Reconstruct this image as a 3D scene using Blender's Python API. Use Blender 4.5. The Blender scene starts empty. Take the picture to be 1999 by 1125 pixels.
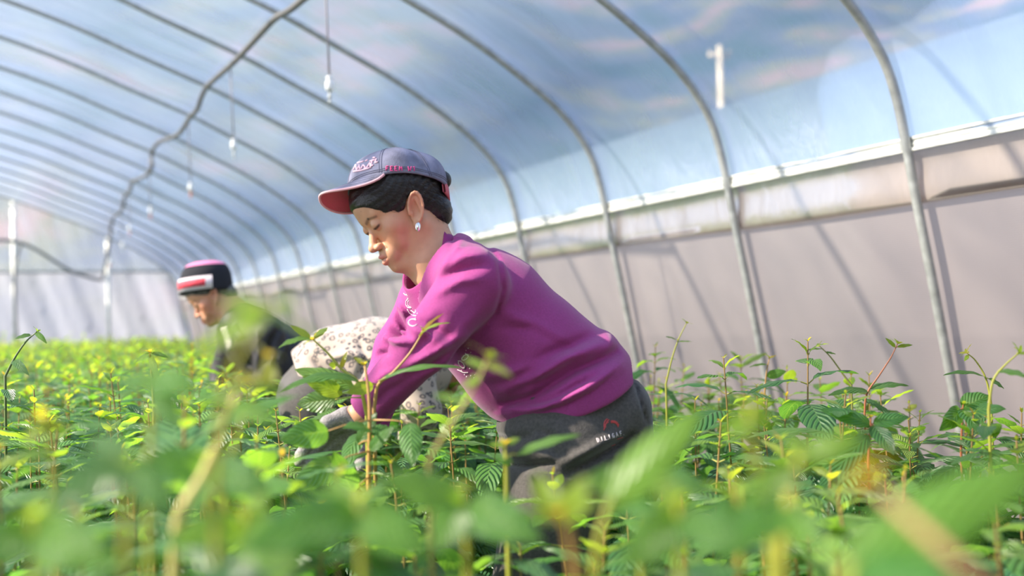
import bpy, math, random
import numpy as np
from mathutils import Vector, Matrix
from mathutils.bvhtree import BVHTree
random.seed(7); rng = np.random.default_rng(7)
scn = bpy.context.scene
COL = scn.collection

# ------------------------------------------------------------------ camera
FPX, YAW, PIT, ROLL = 2200.0, 0.43128, 0.0310, -0.02481
CAM = np.array([0.0, 0.0, 1.05])
cF = np.array([math.sin(YAW)*math.cos(PIT), math.cos(YAW)*math.cos(PIT), math.sin(PIT)])
R0 = np.array([math.cos(YAW), -math.sin(YAW), 0.0]); U0 = np.cross(R0, cF)
cR = R0*math.cos(ROLL) + U0*math.sin(ROLL); cU = U0*math.cos(ROLL) - R0*math.sin(ROLL)
cam_d = bpy.data.cameras.new('camera'); cam = bpy.data.objects.new('camera', cam_d); COL.objects.link(cam)
m = Matrix.Identity(4)
for i in range(3):
    m[i][0] = cR[i]; m[i][1] = cU[i]; m[i][2] = -cF[i]; m[i][3] = CAM[i]
cam.matrix_world = m
cam_d.sensor_width = 36.0; cam_d.lens = FPX/1999*36.0; cam_d.clip_start = 0.05; cam_d.clip_end = 500
cam_d.dof.use_dof = True; cam_d.dof.focus_distance = 2.38; cam_d.dof.aperture_fstop = 2.1
scn.camera = cam

# ------------------------------------------------------------------ light
scn.view_settings.view_transform = 'Standard'; scn.view_settings.look = 'None'
scn.view_settings.gamma = 1.0; scn.view_settings.use_curve_mapping = False
scn.view_settings.exposure = 0.42
w = bpy.data.worlds.new('sky'); scn.world = w; w.use_nodes = True
nt = w.node_tree; nt.nodes.clear()
o_ = nt.nodes.new('ShaderNodeOutputWorld'); b_ = nt.nodes.new('ShaderNodeBackground')
tc = nt.nodes.new('ShaderNodeTexCoord'); sx = nt.nodes.new('ShaderNodeSeparateXYZ'); rp = nt.nodes.new('ShaderNodeValToRGB')
nt.links.new(tc.outputs['Generated'], sx.inputs[0]); nt.links.new(sx.outputs['Z'], rp.inputs[0])
rp.color_ramp.elements[0].position = 0.0; rp.color_ramp.elements[0].color = (0.80, 0.86, 0.93, 1)
rp.color_ramp.elements[1].position = 0.7; rp.color_ramp.elements[1].color = (0.34, 0.56, 0.95, 1)
nt.links.new(rp.outputs[0], b_.inputs[0]); nt.links.new(b_.outputs[0], o_.inputs[0]); b_.inputs[1].default_value = .75
sun_d = bpy.data.lights.new('sun', 'SUN'); sun = bpy.data.objects.new('sun', sun_d); COL.objects.link(sun)
SUN = -cR*0.80 - cF*0.14 + cU*0.60; SUN /= np.linalg.norm(SUN)
sun.rotation_euler = Vector(SUN).to_track_quat('Z', 'Y').to_euler(); sun.location = (-6, 6, 8)
sun_d.energy = 19.0; sun_d.color = (1.0, 0.90, 0.74); sun_d.angle = math.radians(0.9)

# ------------------------------------------------------------------ helpers
def ray(px, py): return cF*FPX + cR*(px-999.5) - cU*(py-562.5)
def P(px, py, d): return CAM + cF*d + cR*((px-999.5)*d/FPX) - cU*((py-562.5)*d/FPX)
def Px(px, py, X):                      # where the sight line meets the plane x = X
    r = ray(px, py); return CAM + r*((X-CAM[0])/r[0])
def Py(px, py, Y):
    r = ray(px, py); return CAM + r*(Y/r[1])
def CM(px, py, w, d0):                  # camera aligned metres
    d = d0-w; return np.array([(px-999.5)*d/FPX, -(py-562.5)*d/FPX, -d])
MROT = np.stack([cR, cU, -cF], 1)
def c2w(V): return V @ MROT.T + CAM

def tag(o, label=None, cat=None, group=None, kind=None):
    if label: o['label'] = label
    if cat: o['category'] = cat
    if group: o['group'] = group
    if kind: o['kind'] = kind
    return o
def empty(name, loc, label, cat, group=None):
    o = bpy.data.objects.new(name, None); COL.objects.link(o); o.location = Vector(loc); o.empty_display_size = .1
    return tag(o, label, cat, group)
def wloc(o):
    v = Vector((0, 0, 0))
    while o: v = v + o.location; o = o.parent
    return np.array(v)
def mk(name, V, F, mat, parent=None, origin=None, uv=None, col=None, smooth=True):
    V = np.asarray(V, dtype=float)
    off = wloc(parent) if parent else np.zeros(3)
    org = np.zeros(3)
    if parent is None: org = np.array(origin if origin is not None else [V[:, 0].mean(), V[:, 1].mean(), V[:, 2].min()])
    me = bpy.data.meshes.new(name)
    me.from_pydata((V-off-org).tolist(), [], F.tolist() if isinstance(F, np.ndarray) else F)
    if smooth: me.polygons.foreach_set('use_smooth', [True]*len(me.polygons))
    li = None
    if uv is not None or col is not None:
        li = np.empty(len(me.loops), dtype=np.int32); me.loops.foreach_get('vertex_index', li)
    if uv is not None:
        l = me.uv_layers.new(name='UVMap'); l.data.foreach_set('uv', np.asarray(uv)[li].astype(np.float32).ravel())
    if col is not None:
        a = me.color_attributes.new('Col', 'FLOAT_COLOR', 'POINT')
        c = np.ones((len(V), 4), np.float32); c[:, :3] = col; a.data.foreach_set('color', c.ravel())
    me.update()
    if mat: me.materials.append(mat)
    o = bpy.data.objects.new(name, me); COL.objects.link(o)
    if parent: o.parent = parent
    else: o.location = Vector(org)
    return o
class MB:
    def __init__(s): s.V = []; s.F = []; s.UV = []; s.C = []; s.n = 0
    def add(s, V, F, uv=None, col=None):
        V = np.asarray(V, float); s.V.append(V); s.F += [tuple(int(i)+s.n for i in f) for f in F]
        s.UV.append(np.zeros((len(V), 2)) if uv is None else uv)
        s.C.append(np.tile(col if col is not None else (1, 1, 1), (len(V), 1)) if (col is None or np.ndim(col) == 1) else col)
        s.n += len(V); return s
    def tube(s, pts, r, n=8, caps=True, col=None):
        pts = [np.array(p, float) for p in pts]; rs = r if hasattr(r, '__len__') else [r]*len(pts)
        V = []; prev = None
        for i, p in enumerate(pts):
            t = pts[min(i+1, len(pts)-1)]-pts[max(i-1, 0)]; t = t/(np.linalg.norm(t)+1e-12)
            if prev is None:
                a = np.array([0, 0, 1.]) if abs(t[2]) < .9 else np.array([1., 0, 0])
            else: a = prev
            x = a-t*(a@t); x /= np.linalg.norm(x); y = np.cross(t, x); prev = x
            for k in range(n):
                an = 2*math.pi*k/n; V.append(p+(x*math.cos(an)+y*math.sin(an))*rs[i])
        F = []
        for i in range(len(pts)-1):
            for k in range(n):
                k2 = (k+1) % n; F.append((i*n+k, i*n+k2, (i+1)*n+k2, (i+1)*n+k))
        if caps: F.append(tuple(range(n))[::-1]); F.append(tuple((len(pts)-1)*n+k for k in range(n)))
        return s.add(V, F, col=col)
    def box(s, lo, hi, col=None):
        V = [(x, y, z) for x in (lo[0], hi[0]) for y in (lo[1], hi[1]) for z in (lo[2], hi[2])]
        return s.add(V, [(0, 1, 3, 2), (4, 6, 7, 5), (0, 4, 5, 1), (2, 3, 7, 6), (0, 2, 6, 4), (1, 5, 7, 3)], col=col)
    def lathe(s, c, prof, n=14, col=None):
        V = []; c = np.array(c)
        for z, r in prof:
            for k in range(n):
                a = 2*math.pi*k/n; V.append(c+np.array([r*math.cos(a), r*math.sin(a), z]))
        F = [(i*n+k, i*n+(k+1) % n, (i+1)*n+(k+1) % n, (i+1)*n+k) for i in range(len(prof)-1) for k in range(n)]
        F.append(tuple(range(n))[::-1]); F.append(tuple((len(prof)-1)*n+k for k in range(n)))
        return s.add(V, F, col=col)
    def build(s, name, mat, parent=None, origin=None, uv=False, col=False, smooth=True):
        return mk(name, np.concatenate(s.V), s.F, mat, parent, origin, np.concatenate(s.UV) if uv else None,
                  np.concatenate(s.C) if col else None, smooth)
def smooth_poly(pts, n=8):              # Catmull-Rom
    pts = [np.array(p, float) for p in pts]; out = []
    q = [2*pts[0]-pts[1]]+pts+[2*pts[-1]-pts[-2]]
    for i in range(1, len(q)-2):
        for k in range(n):
            t = k/n; a, b, c, d = q[i-1], q[i], q[i+1], q[i+2]
            out.append(.5*((2*b)+(-a+c)*t+(2*a-5*b+4*c-d)*t*t+(-a+3*b-3*c+d)*t**3))
    out.append(pts[-1]); return out

# ------------------------------------------------------------------ materials
def newmat(name):
    m = bpy.data.materials.new(name); m.use_nodes = True; nt = m.node_tree; nt.nodes.clear()
    out = nt.nodes.new('ShaderNodeOutputMaterial'); return m, nt, out
def N(nt, t, **k):
    n = nt.nodes.new('ShaderNode'+t)
    for a, v in k.items():
        if a in n.inputs: n.inputs[a].default_value = v
        else: setattr(n, a, v)
    return n
def pmat(name, col, rough=.6, metal=0, noise=None, noise_amt=.2, bump=0, bscale=200, attr=False, sheen=0, sss=0, coords='Object', spec=.5):
    m, nt, out = newmat(name); b = N(nt, 'BsdfPrincipled'); L = nt.links.new
    b.inputs['Base Color'].default_value = (*col, 1); b.inputs['Roughness'].default_value = rough
    b.inputs['Metallic'].default_value = metal; b.inputs['Specular IOR Level'].default_value = spec
    if sheen: b.inputs['Sheen Weight'].default_value = sheen; b.inputs['Sheen Roughness'].default_value = .4
    if sss:
        b.inputs['Subsurface Weight'].default_value = sss; b.inputs['Subsurface Radius'].default_value = (1, .35, .2); b.inputs['Subsurface Scale'].default_value = .008
    t = N(nt, 'TexCoord'); src = None
    if attr:
        a = N(nt, 'Attribute', attribute_name='Col'); src = a.outputs['Color']
    if noise:
        n = N(nt, 'TexNoise'); n.inputs['Scale'].default_value = noise; n.inputs['Detail'].default_value = 5
        L(t.outputs[coords], n.inputs['Vector'])
        r = N(nt, 'MapRange'); r.inputs[1].default_value = .3; r.inputs[2].default_value = .7
        r.inputs[3].default_value = 1-noise_amt; r.inputs[4].default_value = 1+noise_amt
        L(n.outputs['Fac'], r.inputs[0])
        x = N(nt, 'VectorMath', operation='SCALE')
        if src: L(src, x.inputs[0])
        else: x.inputs[0].default_value = col
        L(r.outputs[0], x.inputs['Scale']); src = x.outputs[0]
    if src: L(src, b.inputs['Base Color'])
    if bump:
        n2 = N(nt, 'TexNoise'); n2.inputs['Scale'].default_value = bscale; n2.inputs['Detail'].default_value = 3
        L(t.outputs[coords], n2.inputs['Vector'])
        bp = N(nt, 'Bump'); bp.inputs['Strength'].default_value = bump; bp.inputs['Distance'].default_value = .002
        L(n2.outputs['Fac'], bp.inputs['Height']); L(bp.outputs[0], b.inputs['Normal'])
    L(b.outputs[0], out.inputs[0]); return m

def film_mat(name, haze, haze_amt, gloss=.5, streak=(1.0, 6.0), streak_amt=.2, bumpd=.01, weave=False, rough=.25):
    """thin plastic: clear part + milky part + a glossy skin. UV is in metres (along the profile, along the house)"""
    m, nt, out = newmat(name); L = nt.links.new
    uv = N(nt, 'UVMap'); mp = N(nt, 'Mapping'); mp.inputs['Scale'].default_value = (streak[0], streak[1], 1); mp.inputs['Location'].default_value = (3.7, 11.3, 2.0); L(uv.outputs[0], mp.inputs[0])
    n = N(nt, 'TexNoise'); n.inputs['Scale'].default_value = 1.0; n.inputs['Detail'].default_value = 6; n.inputs['Roughness'].default_value = .6
    n.inputs['Distortion'].default_value = .4; L(mp.outputs[0], n.inputs['Vector'])
    r = N(nt, 'MapRange'); r.inputs[1].default_value = .35; r.inputs[2].default_value = .75
    r.inputs[3].default_value = haze_amt-streak_amt*.4; r.inputs[4].default_value = haze_amt+streak_amt; L(n.outputs['Fac'], r.inputs[0])
    tr = N(nt, 'BsdfTransparent'); tl = N(nt, 'BsdfTranslucent'); df = N(nt, 'BsdfDiffuse')
    for q in (tl, df): q.inputs[0].default_value = (*haze, 1)
    md = N(nt, 'MixShader'); md.inputs[0].default_value = .35; L(tl.outputs[0], md.inputs[1]); L(df.outputs[0], md.inputs[2])
    mx = N(nt, 'MixShader'); L(r.outputs[0], mx.inputs[0]); L(tr.outputs[0], mx.inputs[1]); L(md.outputs[0], mx.inputs[2])
    g = N(nt, 'BsdfGlossy'); g.inputs['Roughness'].default_value = rough
    bp = N(nt, 'Bump'); bp.inputs['Strength'].default_value = .6; bp.inputs['Distance'].default_value = bumpd
    L(n.outputs['Fac'], bp.inputs['Height']); L(bp.outputs[0], g.inputs['Normal'])
    fr = N(nt, 'Fresnel'); fr.inputs['IOR'].default_value = 1.35
    fm = N(nt, 'Math', operation='MULTIPLY'); fm.inputs[1].default_value = gloss; L(fr.outputs[0], fm.inputs[0])
    mg = N(nt, 'MixShader'); L(fm.outputs[0], mg.inputs[0]); L(mx.outputs[0], mg.inputs[1]); L(g.outputs[0], mg.inputs[2])
    if weave:
        wv = N(nt, 'TexWave', wave_type='BANDS', bands_direction='X'); wv.inputs['Scale'].default_value = 45; wv.inputs['Distortion'].default_value = .6
        L(uv.outputs[0], wv.inputs['Vector'])
        rr = N(nt, 'MapRange'); rr.inputs[3].default_value = -.07; rr.inputs[4].default_value = .07; L(wv.outputs['Fac'], rr.inputs[0])
        ad = N(nt, 'Math', operation='ADD'); L(rr.outputs[0], ad.inputs[0]); L(r.outputs[0], ad.inputs[1]); L(ad.outputs[0], mx.inputs[0])
    L(mg.outputs[0], out.inputs[0]); return m

def leaf_mat(name, trans=.42):
    m, nt, out = newmat(name); L = nt.links.new
    a = N(nt, 'Attribute', attribute_name='Col'); uv = N(nt, 'UVMap'); s = N(nt, 'SeparateXYZ'); L(uv.outputs[0], s.inputs[0])
    # u = 0..1 across (0.5 midrib), v = along
    au = N(nt, 'Math', operation='SUBTRACT'); L(s.outputs[0], au.inputs[0]); au.inputs[1].default_value = .5
    ab = N(nt, 'Math', operation='ABSOLUTE'); L(au.outputs[0], ab.inputs[0])
    k = N(nt, 'Math', operation='MULTIPLY_ADD'); L(ab.outputs[0], k.inputs[0]); k.inputs[1].default_value = -.62; L(s.outputs[1], k.inputs[2])
    f = N(nt, 'Math', operation='MULTIPLY'); L(k.outputs[0], f.inputs[0]); f.inputs[1].default_value = 2*math.pi*8.5
    c = N(nt, 'Math', operation='COSINE'); L(f.outputs[0], c.inputs[0])     # 1 at the veins
    vn = N(nt, 'MapRange'); vn.inputs[1].default_value = .80; vn.inputs[2].default_value = 1.0; L(c.outputs[0], vn.inputs[0])
    mr = N(nt, 'MapRange'); mr.inputs[1].default_value = .04; mr.inputs[2].default_value = .015; L(ab.outputs[0], mr.inputs[0])
    mxv = N(nt, 'Math', operation='MAXIMUM'); L(vn.outputs[0], mxv.inputs[0]); L(mr.outputs[0], mxv.inputs[1])
    vs = N(nt, 'Math', operation='MULTIPLY'); L(mxv.outputs[0], vs.inputs[0]); vs.inputs[1].default_value = .45
    oi = N(nt, 'ObjectInfo'); hs = N(nt, 'HueSaturation'); L(a.outputs['Color'], hs.inputs['Color'])
    hr = N(nt, 'MapRange'); hr.inputs[3].default_value = .485; hr.inputs[4].default_value = .512; L(oi.outputs['Random'], hr.inputs[0]); L(hr.outputs[0], hs.inputs['Hue'])
    br = N(nt, 'MixRGB', blend_type='MIX'); L(vs.outputs[0], br.inputs[0]); L(hs.outputs[0], br.inputs[1])
    lt = N(nt, 'MixRGB', blend_type='ADD'); lt.inputs[0].default_value = 1; L(hs.outputs[0], lt.inputs[1]); lt.inputs[2].default_value = (.12, .15, .05, 1)
    L(lt.outputs[0], br.inputs[2])
    b = N(nt, 'BsdfPrincipled'); b.inputs['Roughness'].default_value = .36; b.inputs['Specular IOR Level'].default_value = .65
    L(br.outputs[0], b.inputs['Base Color'])
    h = N(nt, 'Math', operation='MULTIPLY'); L(c.outputs[0], h.inputs[0]); h.inputs[1].default_value = -1
    bp = N(nt, 'Bump'); bp.inputs['Strength'].default_value = .8; bp.inputs['Distance'].default_value = .0022
    L(h.outputs[0], bp.inputs['Height']); L(bp.outputs[0], b.inputs['Normal'])
    t = N(nt, 'BsdfTranslucent')
    tc = N(nt, 'MixRGB', blend_type='MULTIPLY'); tc.inputs[0].default_value = 1; L(br.outputs[0], tc.inputs[1]); tc.inputs[2].default_value = (3.6, 3.0, 1.0, 1)
    L(tc.outputs[0], t.inputs[0])
    mx = N(nt, 'MixShader'); mx.inputs[0].default_value = trans; L(b.outputs[0], mx.inputs[1]); L(t.outputs[0], mx.inputs[2])
    L(mx.outputs[0], out.inputs[0]); return m

M = {}
M['pipe'] = pmat('galvanised_pipe', (.40, .41, .40), .40, .2, noise=25, noise_amt=.22)
M['rail'] = pmat('galvanised_channel', (.74, .74, .69), .5, .1, noise=14, noise_amt=.22, bump=.3, bscale=60)
M['hose'] = pmat('grey_hose', (.16, .155, .15), .6)
M['wire'] = pmat('dripper_tube', (.30, .28, .30), .5)
M['white_plastic'] = pmat('white_plastic', (.9, .9, .88), .35)
M['clear_plastic'] = pmat('grey_plastic', (.6, .62, .6), .3)
M['orange_plastic'] = pmat('orange_plastic', (.75, .25, .12), .4)
M['soil'] = pmat('soil', (.075, .058, .04), .95, noise=8, noise_amt=.5, bump=.8, bscale=30)
M['roof'] = film_mat('roof_film', (.49, .63, .93), .50, gloss=.35, streak=(1.3, 4.5), streak_amt=.20, bumpd=.03)
M['mesh_wall'] = film_mat('insect_mesh', (.52, .455, .445), .93, gloss=.1, streak=(1.5, .5), streak_amt=.05, weave=True, rough=.5)
M['side_film'] = film_mat('side_film', (.80, .70, .64), .80, gloss=.5, streak=(2, 5), streak_amt=.2, bumpd=.02)
M['end_film'] = film_mat('end_film', (.45, .52, .66), .36, gloss=1.0, streak=(1.2, 5), streak_amt=.35, bumpd=.03)
M['end_low'] = film_mat('end_low_film', (.46, .49, .60), .80, gloss=1.5, streak=(.6, 4.5), streak_amt=.2, bumpd=.12, rough=.2)
M['leaf'] = leaf_mat('leaf')
M['stem'] = pmat('stem', (.4, .35, .1), .5, attr=True)
M['skin'] = pmat('skin', (.6, .35, .25), .48, attr=True, sss=.25, noise=60, noise_amt=.05, bump=.12, bscale=500)
M['hair'] = pmat('black_hair', (.012, .010, .010), .38, bump=.5, bscale=350, noise=120, noise_amt=.5)
M['sweater'] = pmat('magenta_fleece', (.29, .033, .18), .85, sheen=.2, noise=260, noise_amt=.10, bump=.35, bscale=700)
M['collar'] = pmat('magenta_ribbing', (.28, .022, .16), .85, sheen=.15, bump=.4, bscale=400)
M['trousers'] = pmat('charcoal_cotton', (.072, .064, .060), .85, sheen=.25, noise=180, noise_amt=.25, bump=.4, bscale=500)
M['thread_white'] = pmat('pale_thread', (.80, .70, .72), .5)
M['thread_pink'] = pmat('pink_thread', (.75, .06, .26), .5)
M['thread_lpink'] = pmat('pale_pink_thread', (.85, .55, .64), .5)
M['thread_red'] = pmat('red_thread', (.55, .07, .07), .5)
M['sequin'] = pmat('sequin', (.85, .75, .8), .15, .8)
M['cap'] = pmat('washed_denim', (.19, .19, .27), .85, noise=28, noise_amt=.4, bump=.4, bscale=500)
M['cap_pink'] = pmat('pink_lining', (.55, .11, .14), .8, bump=.3, bscale=400)
M['cap_seam'] = pmat('seam_thread', (.15, .15, .22), .8)
M['silver'] = pmat('silver', (.85, .85, .85), .2, 1)
M['glove'] = pmat('grey_knit_glove', (.30, .27, .27), .9, noise=180, noise_amt=.25, bump=.8, bscale=400)
M['jacket'] = pmat('black_jacket', (.022, .018, .022), .6, noise=20, noise_amt=.3, bump=.3, bscale=200)
M['inner'] = pmat('striped_shirt', (.45, .40, .37), .8, noise=60, noise_amt=.4)
M['hat_black'] = pmat('black_felt', (.015, .015, .022), .9)
M['hat_band'] = pmat('pale_band', (.75, .66, .70), .8)
M['hat_red'] = pmat('red_embroidery', (.68, .06, .09), .8, noise=140, noise_amt=.6)
M['hat_pink'] = pmat('pink_top', (.75, .25, .45), .8)

# ================================================================== GREENHOUSE
SP, Y0 = 0.9567, 2.6807
half = [(-1.32, 2.29), (-.6, 2.235), (.06, 2.05), (.5, 1.905), (.87, 1.755), (1.3, 1.585), (1.6, 1.44), (1.95, 1.265), (2.26, 1.065), (2.42, .93), (2.52, .80), (2.57, .68), (2.605, .53), (2.64, .35), (2.685, .14), (2.72, -.03), (2.76, -.23), (2.93, -1.07)]
half = smooth_poly([np.array(p) for p in half], 5)
half = np.array(half)+np.array([0, CAM[2]])
left = half[::-1].copy(); left[:, 0] = -2.64-left[:, 0]
PROF = np.concatenate([left[:-1], half])             # cross section of the pipes, left to right
def offset(prof, d):
    t = np.gradient(prof, axis=0); t /= np.linalg.norm(t, axis=1)[:, None]
    return prof+np.stack([-t[:, 1], t[:, 0]], 1)*d
OUT = offset(PROF, .022)
ZR = 1.05+.53
YS = [Y0+k*SP for k in range(-4, 17)]; YE = YS[-1]
g = 'steel hoops along the tunnel'
words = {0: 'rightmost hoop whose post crosses the right part of the photo', 1: 'second hoop from the right edge, post between wall panels',
         2: 'third hoop from the right edge, post meeting the magenta hip', 3: 'fourth from the right edge, running behind the upper back',
         4: 'fifth hoop from the right edge, ending behind the head and bun', 5: 'sixth hoop from the right edge, disappearing behind the grey cap',
         6: 'seventh hoop, its post rising just left of the woman chin', 7: 'eighth hoop, its post above the cream coat',
         8: 'ninth hoop, second post left of the woman face', 9: 'tenth hoop, its post just right of the black jacket'}
for k, y in enumerate(YS):
    kk = k-4
    mb = MB(); jit = rng.normal(0, .008)
    mb.tube([(a, y+jit, b) for a, b in PROF], .0155, 10)
    o = mb.build('steel_hoop', M['pipe'], origin=(2.9, y, 0))
    if kk in words: lab = 'galvanised steel tunnel hoop, '+words[kk]
    elif kk < 0: lab = 'steel tunnel hoop outside the photo, %s one past its right edge' % ('first', 'second', 'third', 'fourth')[-kk-1]
    elif kk == 16: lab = 'last steel tunnel hoop framing the top of the end wall'
    else: lab = 'blurred far steel hoop, %s one back beyond the black-jacketed worker' % ('first', 'second', 'third', 'fourth', 'fifth', 'sixth')[kk-10]
    tag(o, lab, 'hoop', g)
# long film channel along the right side (and its twin on the left)
def channel(xr, sgn, label):
    root = empty('film_channel', (xr, YS[0], ZR-.02), label, 'rail')
    mb = MB(); x0 = xr+sgn*.014
    for lo, hi in (((x0, YS[0]-.05, ZR-.022), (x0+sgn*.006, YE+.05, ZR+.022)), ((x0-sgn*.006, YS[0]-.05, ZR+.014), (x0, YE+.05, ZR+.022)), ((x0-sgn*.006, YS[0]-.05, ZR-.022), (x0, YE+.05, ZR-.014)),
                   ((x0-sgn*.003, YS[0]-.05, ZR-.003), (x0, YE+.05, ZR+.003))):
        mb.box(np.minimum(lo, hi), np.maximum(lo, hi))
    mb.build('channel', M['rail'], root, smooth=False)
    for k, y in enumerate(YS):
        c = MB(); c.box((min(x0-sgn*.008, x0-sgn*.001), y+.018, ZR-.016), (max(x0-sgn*.008, x0-sgn*.001), y+.034, ZR+.016)); c.build('clip', M['pipe'], root, smooth=False)
channel(2.605, 1, 'long horizontal galvanised film channel along the right side wall')
channel(-5.245, -1, 'matching galvanised film channel on the far left side outside the photo')
# films
def sheet(prof, ys, name, mat, sag=.0, wr=0.0, kind='structure'):
    prof = np.array(prof); seg = np.concatenate([[0], np.cumsum(np.linalg.norm(np.diff(prof, axis=0), axis=1))])
    V = []; UV = []
    nrm = np.gradient(prof, axis=0); nrm /= np.linalg.norm(nrm, axis=1)[:, None]+1e-9; nrm = np.stack([-nrm[:, 1], nrm[:, 0]], 1)
    for y in ys:
        ph = ((y-Y0)/SP) % 1.0; s = sag*math.sin(math.pi*ph)**2
        wob = wr*np.array([math.sin(3.1*a+1.3*y)*math.sin(2.3*y+.7*a)+.5*math.sin(7*a-2.9*y) for a in seg])
        for (a, b), n, q, u in zip(prof, nrm, wob, seg):
            V.append((a-n[0]*(s)+n[0]*q, y, b-n[1]*s+n[1]*q)); UV.append((u, y))
    n = len(prof); F = [(j*n+i, j*n+i+1, (j+1)*n+i+1, (j+1)*n+i) for j in range(len(ys)-1) for i in range(n-1)]
    o = mk(name, V, F, mat, origin=(0, 0, 0), uv=UV); return tag(o, kind=kind)
ysd = np.arange(YS[0]-.03, YE+.02, SP/8)
top = np.array([p for p in OUT if p[1] >= ZR-.01]); sheet(top, ysd, 'ceiling', M['roof'], .012, .003)
lowR = np.array([p for p in OUT if p[1] < ZR+.02 and p[0] > 0]); lowL = np.array([p for p in OUT if p[1] < ZR+.02 and p[0] < 0])
net = lowR+np.array([.022, 0]); sheet(net, ysd, 'wall_right', M['mesh_wall'], 0, .004)
sheet(lowL-np.array([.02, 0]), ysd, 'wall_left', M['roof'], 0, .003)
# rolled up strip of film below the channel: wavy sheet ending in a roll
prof = []
zs = np.linspace(ZR-.01, ZR-.17, 8)
for z in zs: prof.append((np.interp(z, lowR[::-1, 1], lowR[::-1, 0])+.004+.006*math.sin((ZR-z)*30), z))
for a in np.linspace(0, 1.7*math.pi, 12): prof.append((prof[7][0]-.0+.012*(1-math.cos(a)) , ZR-.17-.014*math.sin(a)))
o = sheet(prof, np.arange(YS[0]-.03, YE, SP/10), 'rolled_film', M['side_film'], .0, .0045, None)
tag(o, 'creamy rolled-up plastic film strip hanging under the side channel', 'film')

# end wall: clear film above the bar, milky film below it
ZB = Py(150, 531, YE)[2]
def topz(x): return np.interp(x, PROF[:, 0], PROF[:, 1])
xs = np.linspace(-5.5, 2.86, 120)
def endsheet(name, z0, z1, mat, amp, yo):
    V = []; UV = []; nz = 16
    for x in xs:
        a, b = z0(x), z1(x)
        for j in range(nz):
            z = a+(b-a)*j/(nz-1); lean = x+z*.35
            V.append((x, YE+yo+amp*(math.sin(lean*9)+.7*math.sin(lean*23+1)+.5*math.sin(x*41+z)), z)); UV.append((z, lean))
    F = [(i*nz+j, (i+1)*nz+j, (i+1)*nz+j+1, i*nz+j+1) for i in range(len(xs)-1) for j in range(nz-1)]
    return tag(mk(name, V, F, mat, origin=(0, YE+yo, 0), uv=UV), kind='structure')
endsheet('wall_end', lambda x: ZB, lambda x: max(ZB+.01, topz(x)), M['end_film'], .006, .05)
endsheet('wall_end.001', lambda x: 0, lambda x: min(ZB, max(.05, topz(x))), M['end_low'], .012, .055)
endsheet('wall_front_unseen', lambda x: 0, lambda x: max(.05, topz(x)), M['end_film'], .006, YS[0]-.05-YE)  # unseen end behind the camera, added so the film reflects no open end
mb = MB(); mb.tube([(-5.2, YE-.04, ZB), (2.58, YE-.04, ZB)], .02, 8)
tag(mb.build('cross_bar', M['pipe'], origin=(-1.3, YE, ZB)), 'thin horizontal bar across the far end wall', 'bar')
for px, lab in ((28, 'vertical steel post at the left of the far end wall'), (211, 'faint vertical post of the far end wall below the hose drop'), (-230, 'end wall post outside the left of the photo')):
    x = Py(px, 600, YE)[0]; mb = MB(); mb.tube([(x, YE-.055, 0), (x, YE-.055, topz(x)-.03)], .030, 10)
    tag(mb.build('end_post', M['rail'], origin=(x, YE-.03, 0)), lab, 'post', 'end wall posts')

# hose that wanders under the roof, then drops and loops at the end wall
hp = [(640, -40), (590, 0), (565, 20), (536, 37), (500, 75), (460, 118), (430, 145), (405, 168), (393, 190), (385, 213), (370, 230), (352, 258), (332, 270), (312, 274), (299, 287), (295, 305), (297, 325), (287, 341), (270, 350), (257, 355), (255, 370), (244, 383), (241, 402), (234, 415), (223, 423), (217, 442)]
pts = [Px(a, b, 1.26) for a, b in hp]
for p in pts: p[2] = min(p[2], float(topz(p[0]))-.028)
yh = pts[-1][1]
pts += [Py(a, b, min(yh, YE-.3)) for a, b in [(215, 465), (210, 492), (204, 525), (199, 547)]]
mb = MB(); mb.tube(smooth_poly(pts, 6), .016, 8)
r_ = empty('roof_hose', pts[0], 'dark grey water hose snaking under the roof hoops', 'hose')
mb.build('hose_run', M['hose'], r_)
mb = MB(); mb.tube(smooth_poly([Py(a, b, min(yh, YE-.3)) for a, b in [(199, 547), (169, 540), (130, 525), (91, 500), (60, 482), (39, 475), (0, 469), (-80, 480), (-170, 530)]], 6), .018, 8); mb.build('hose_loop', M['hose'], r_)
mb = MB(); mb.tube(smooth_poly([Py(a, b, YE-.32) for a, b in [(41, 477), (34, 500), (29, 540), (30, 600), (34, 700), (36, 800)]], 6), .018, 8); mb.build('hose_drop', M['hose'], r_)

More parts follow.
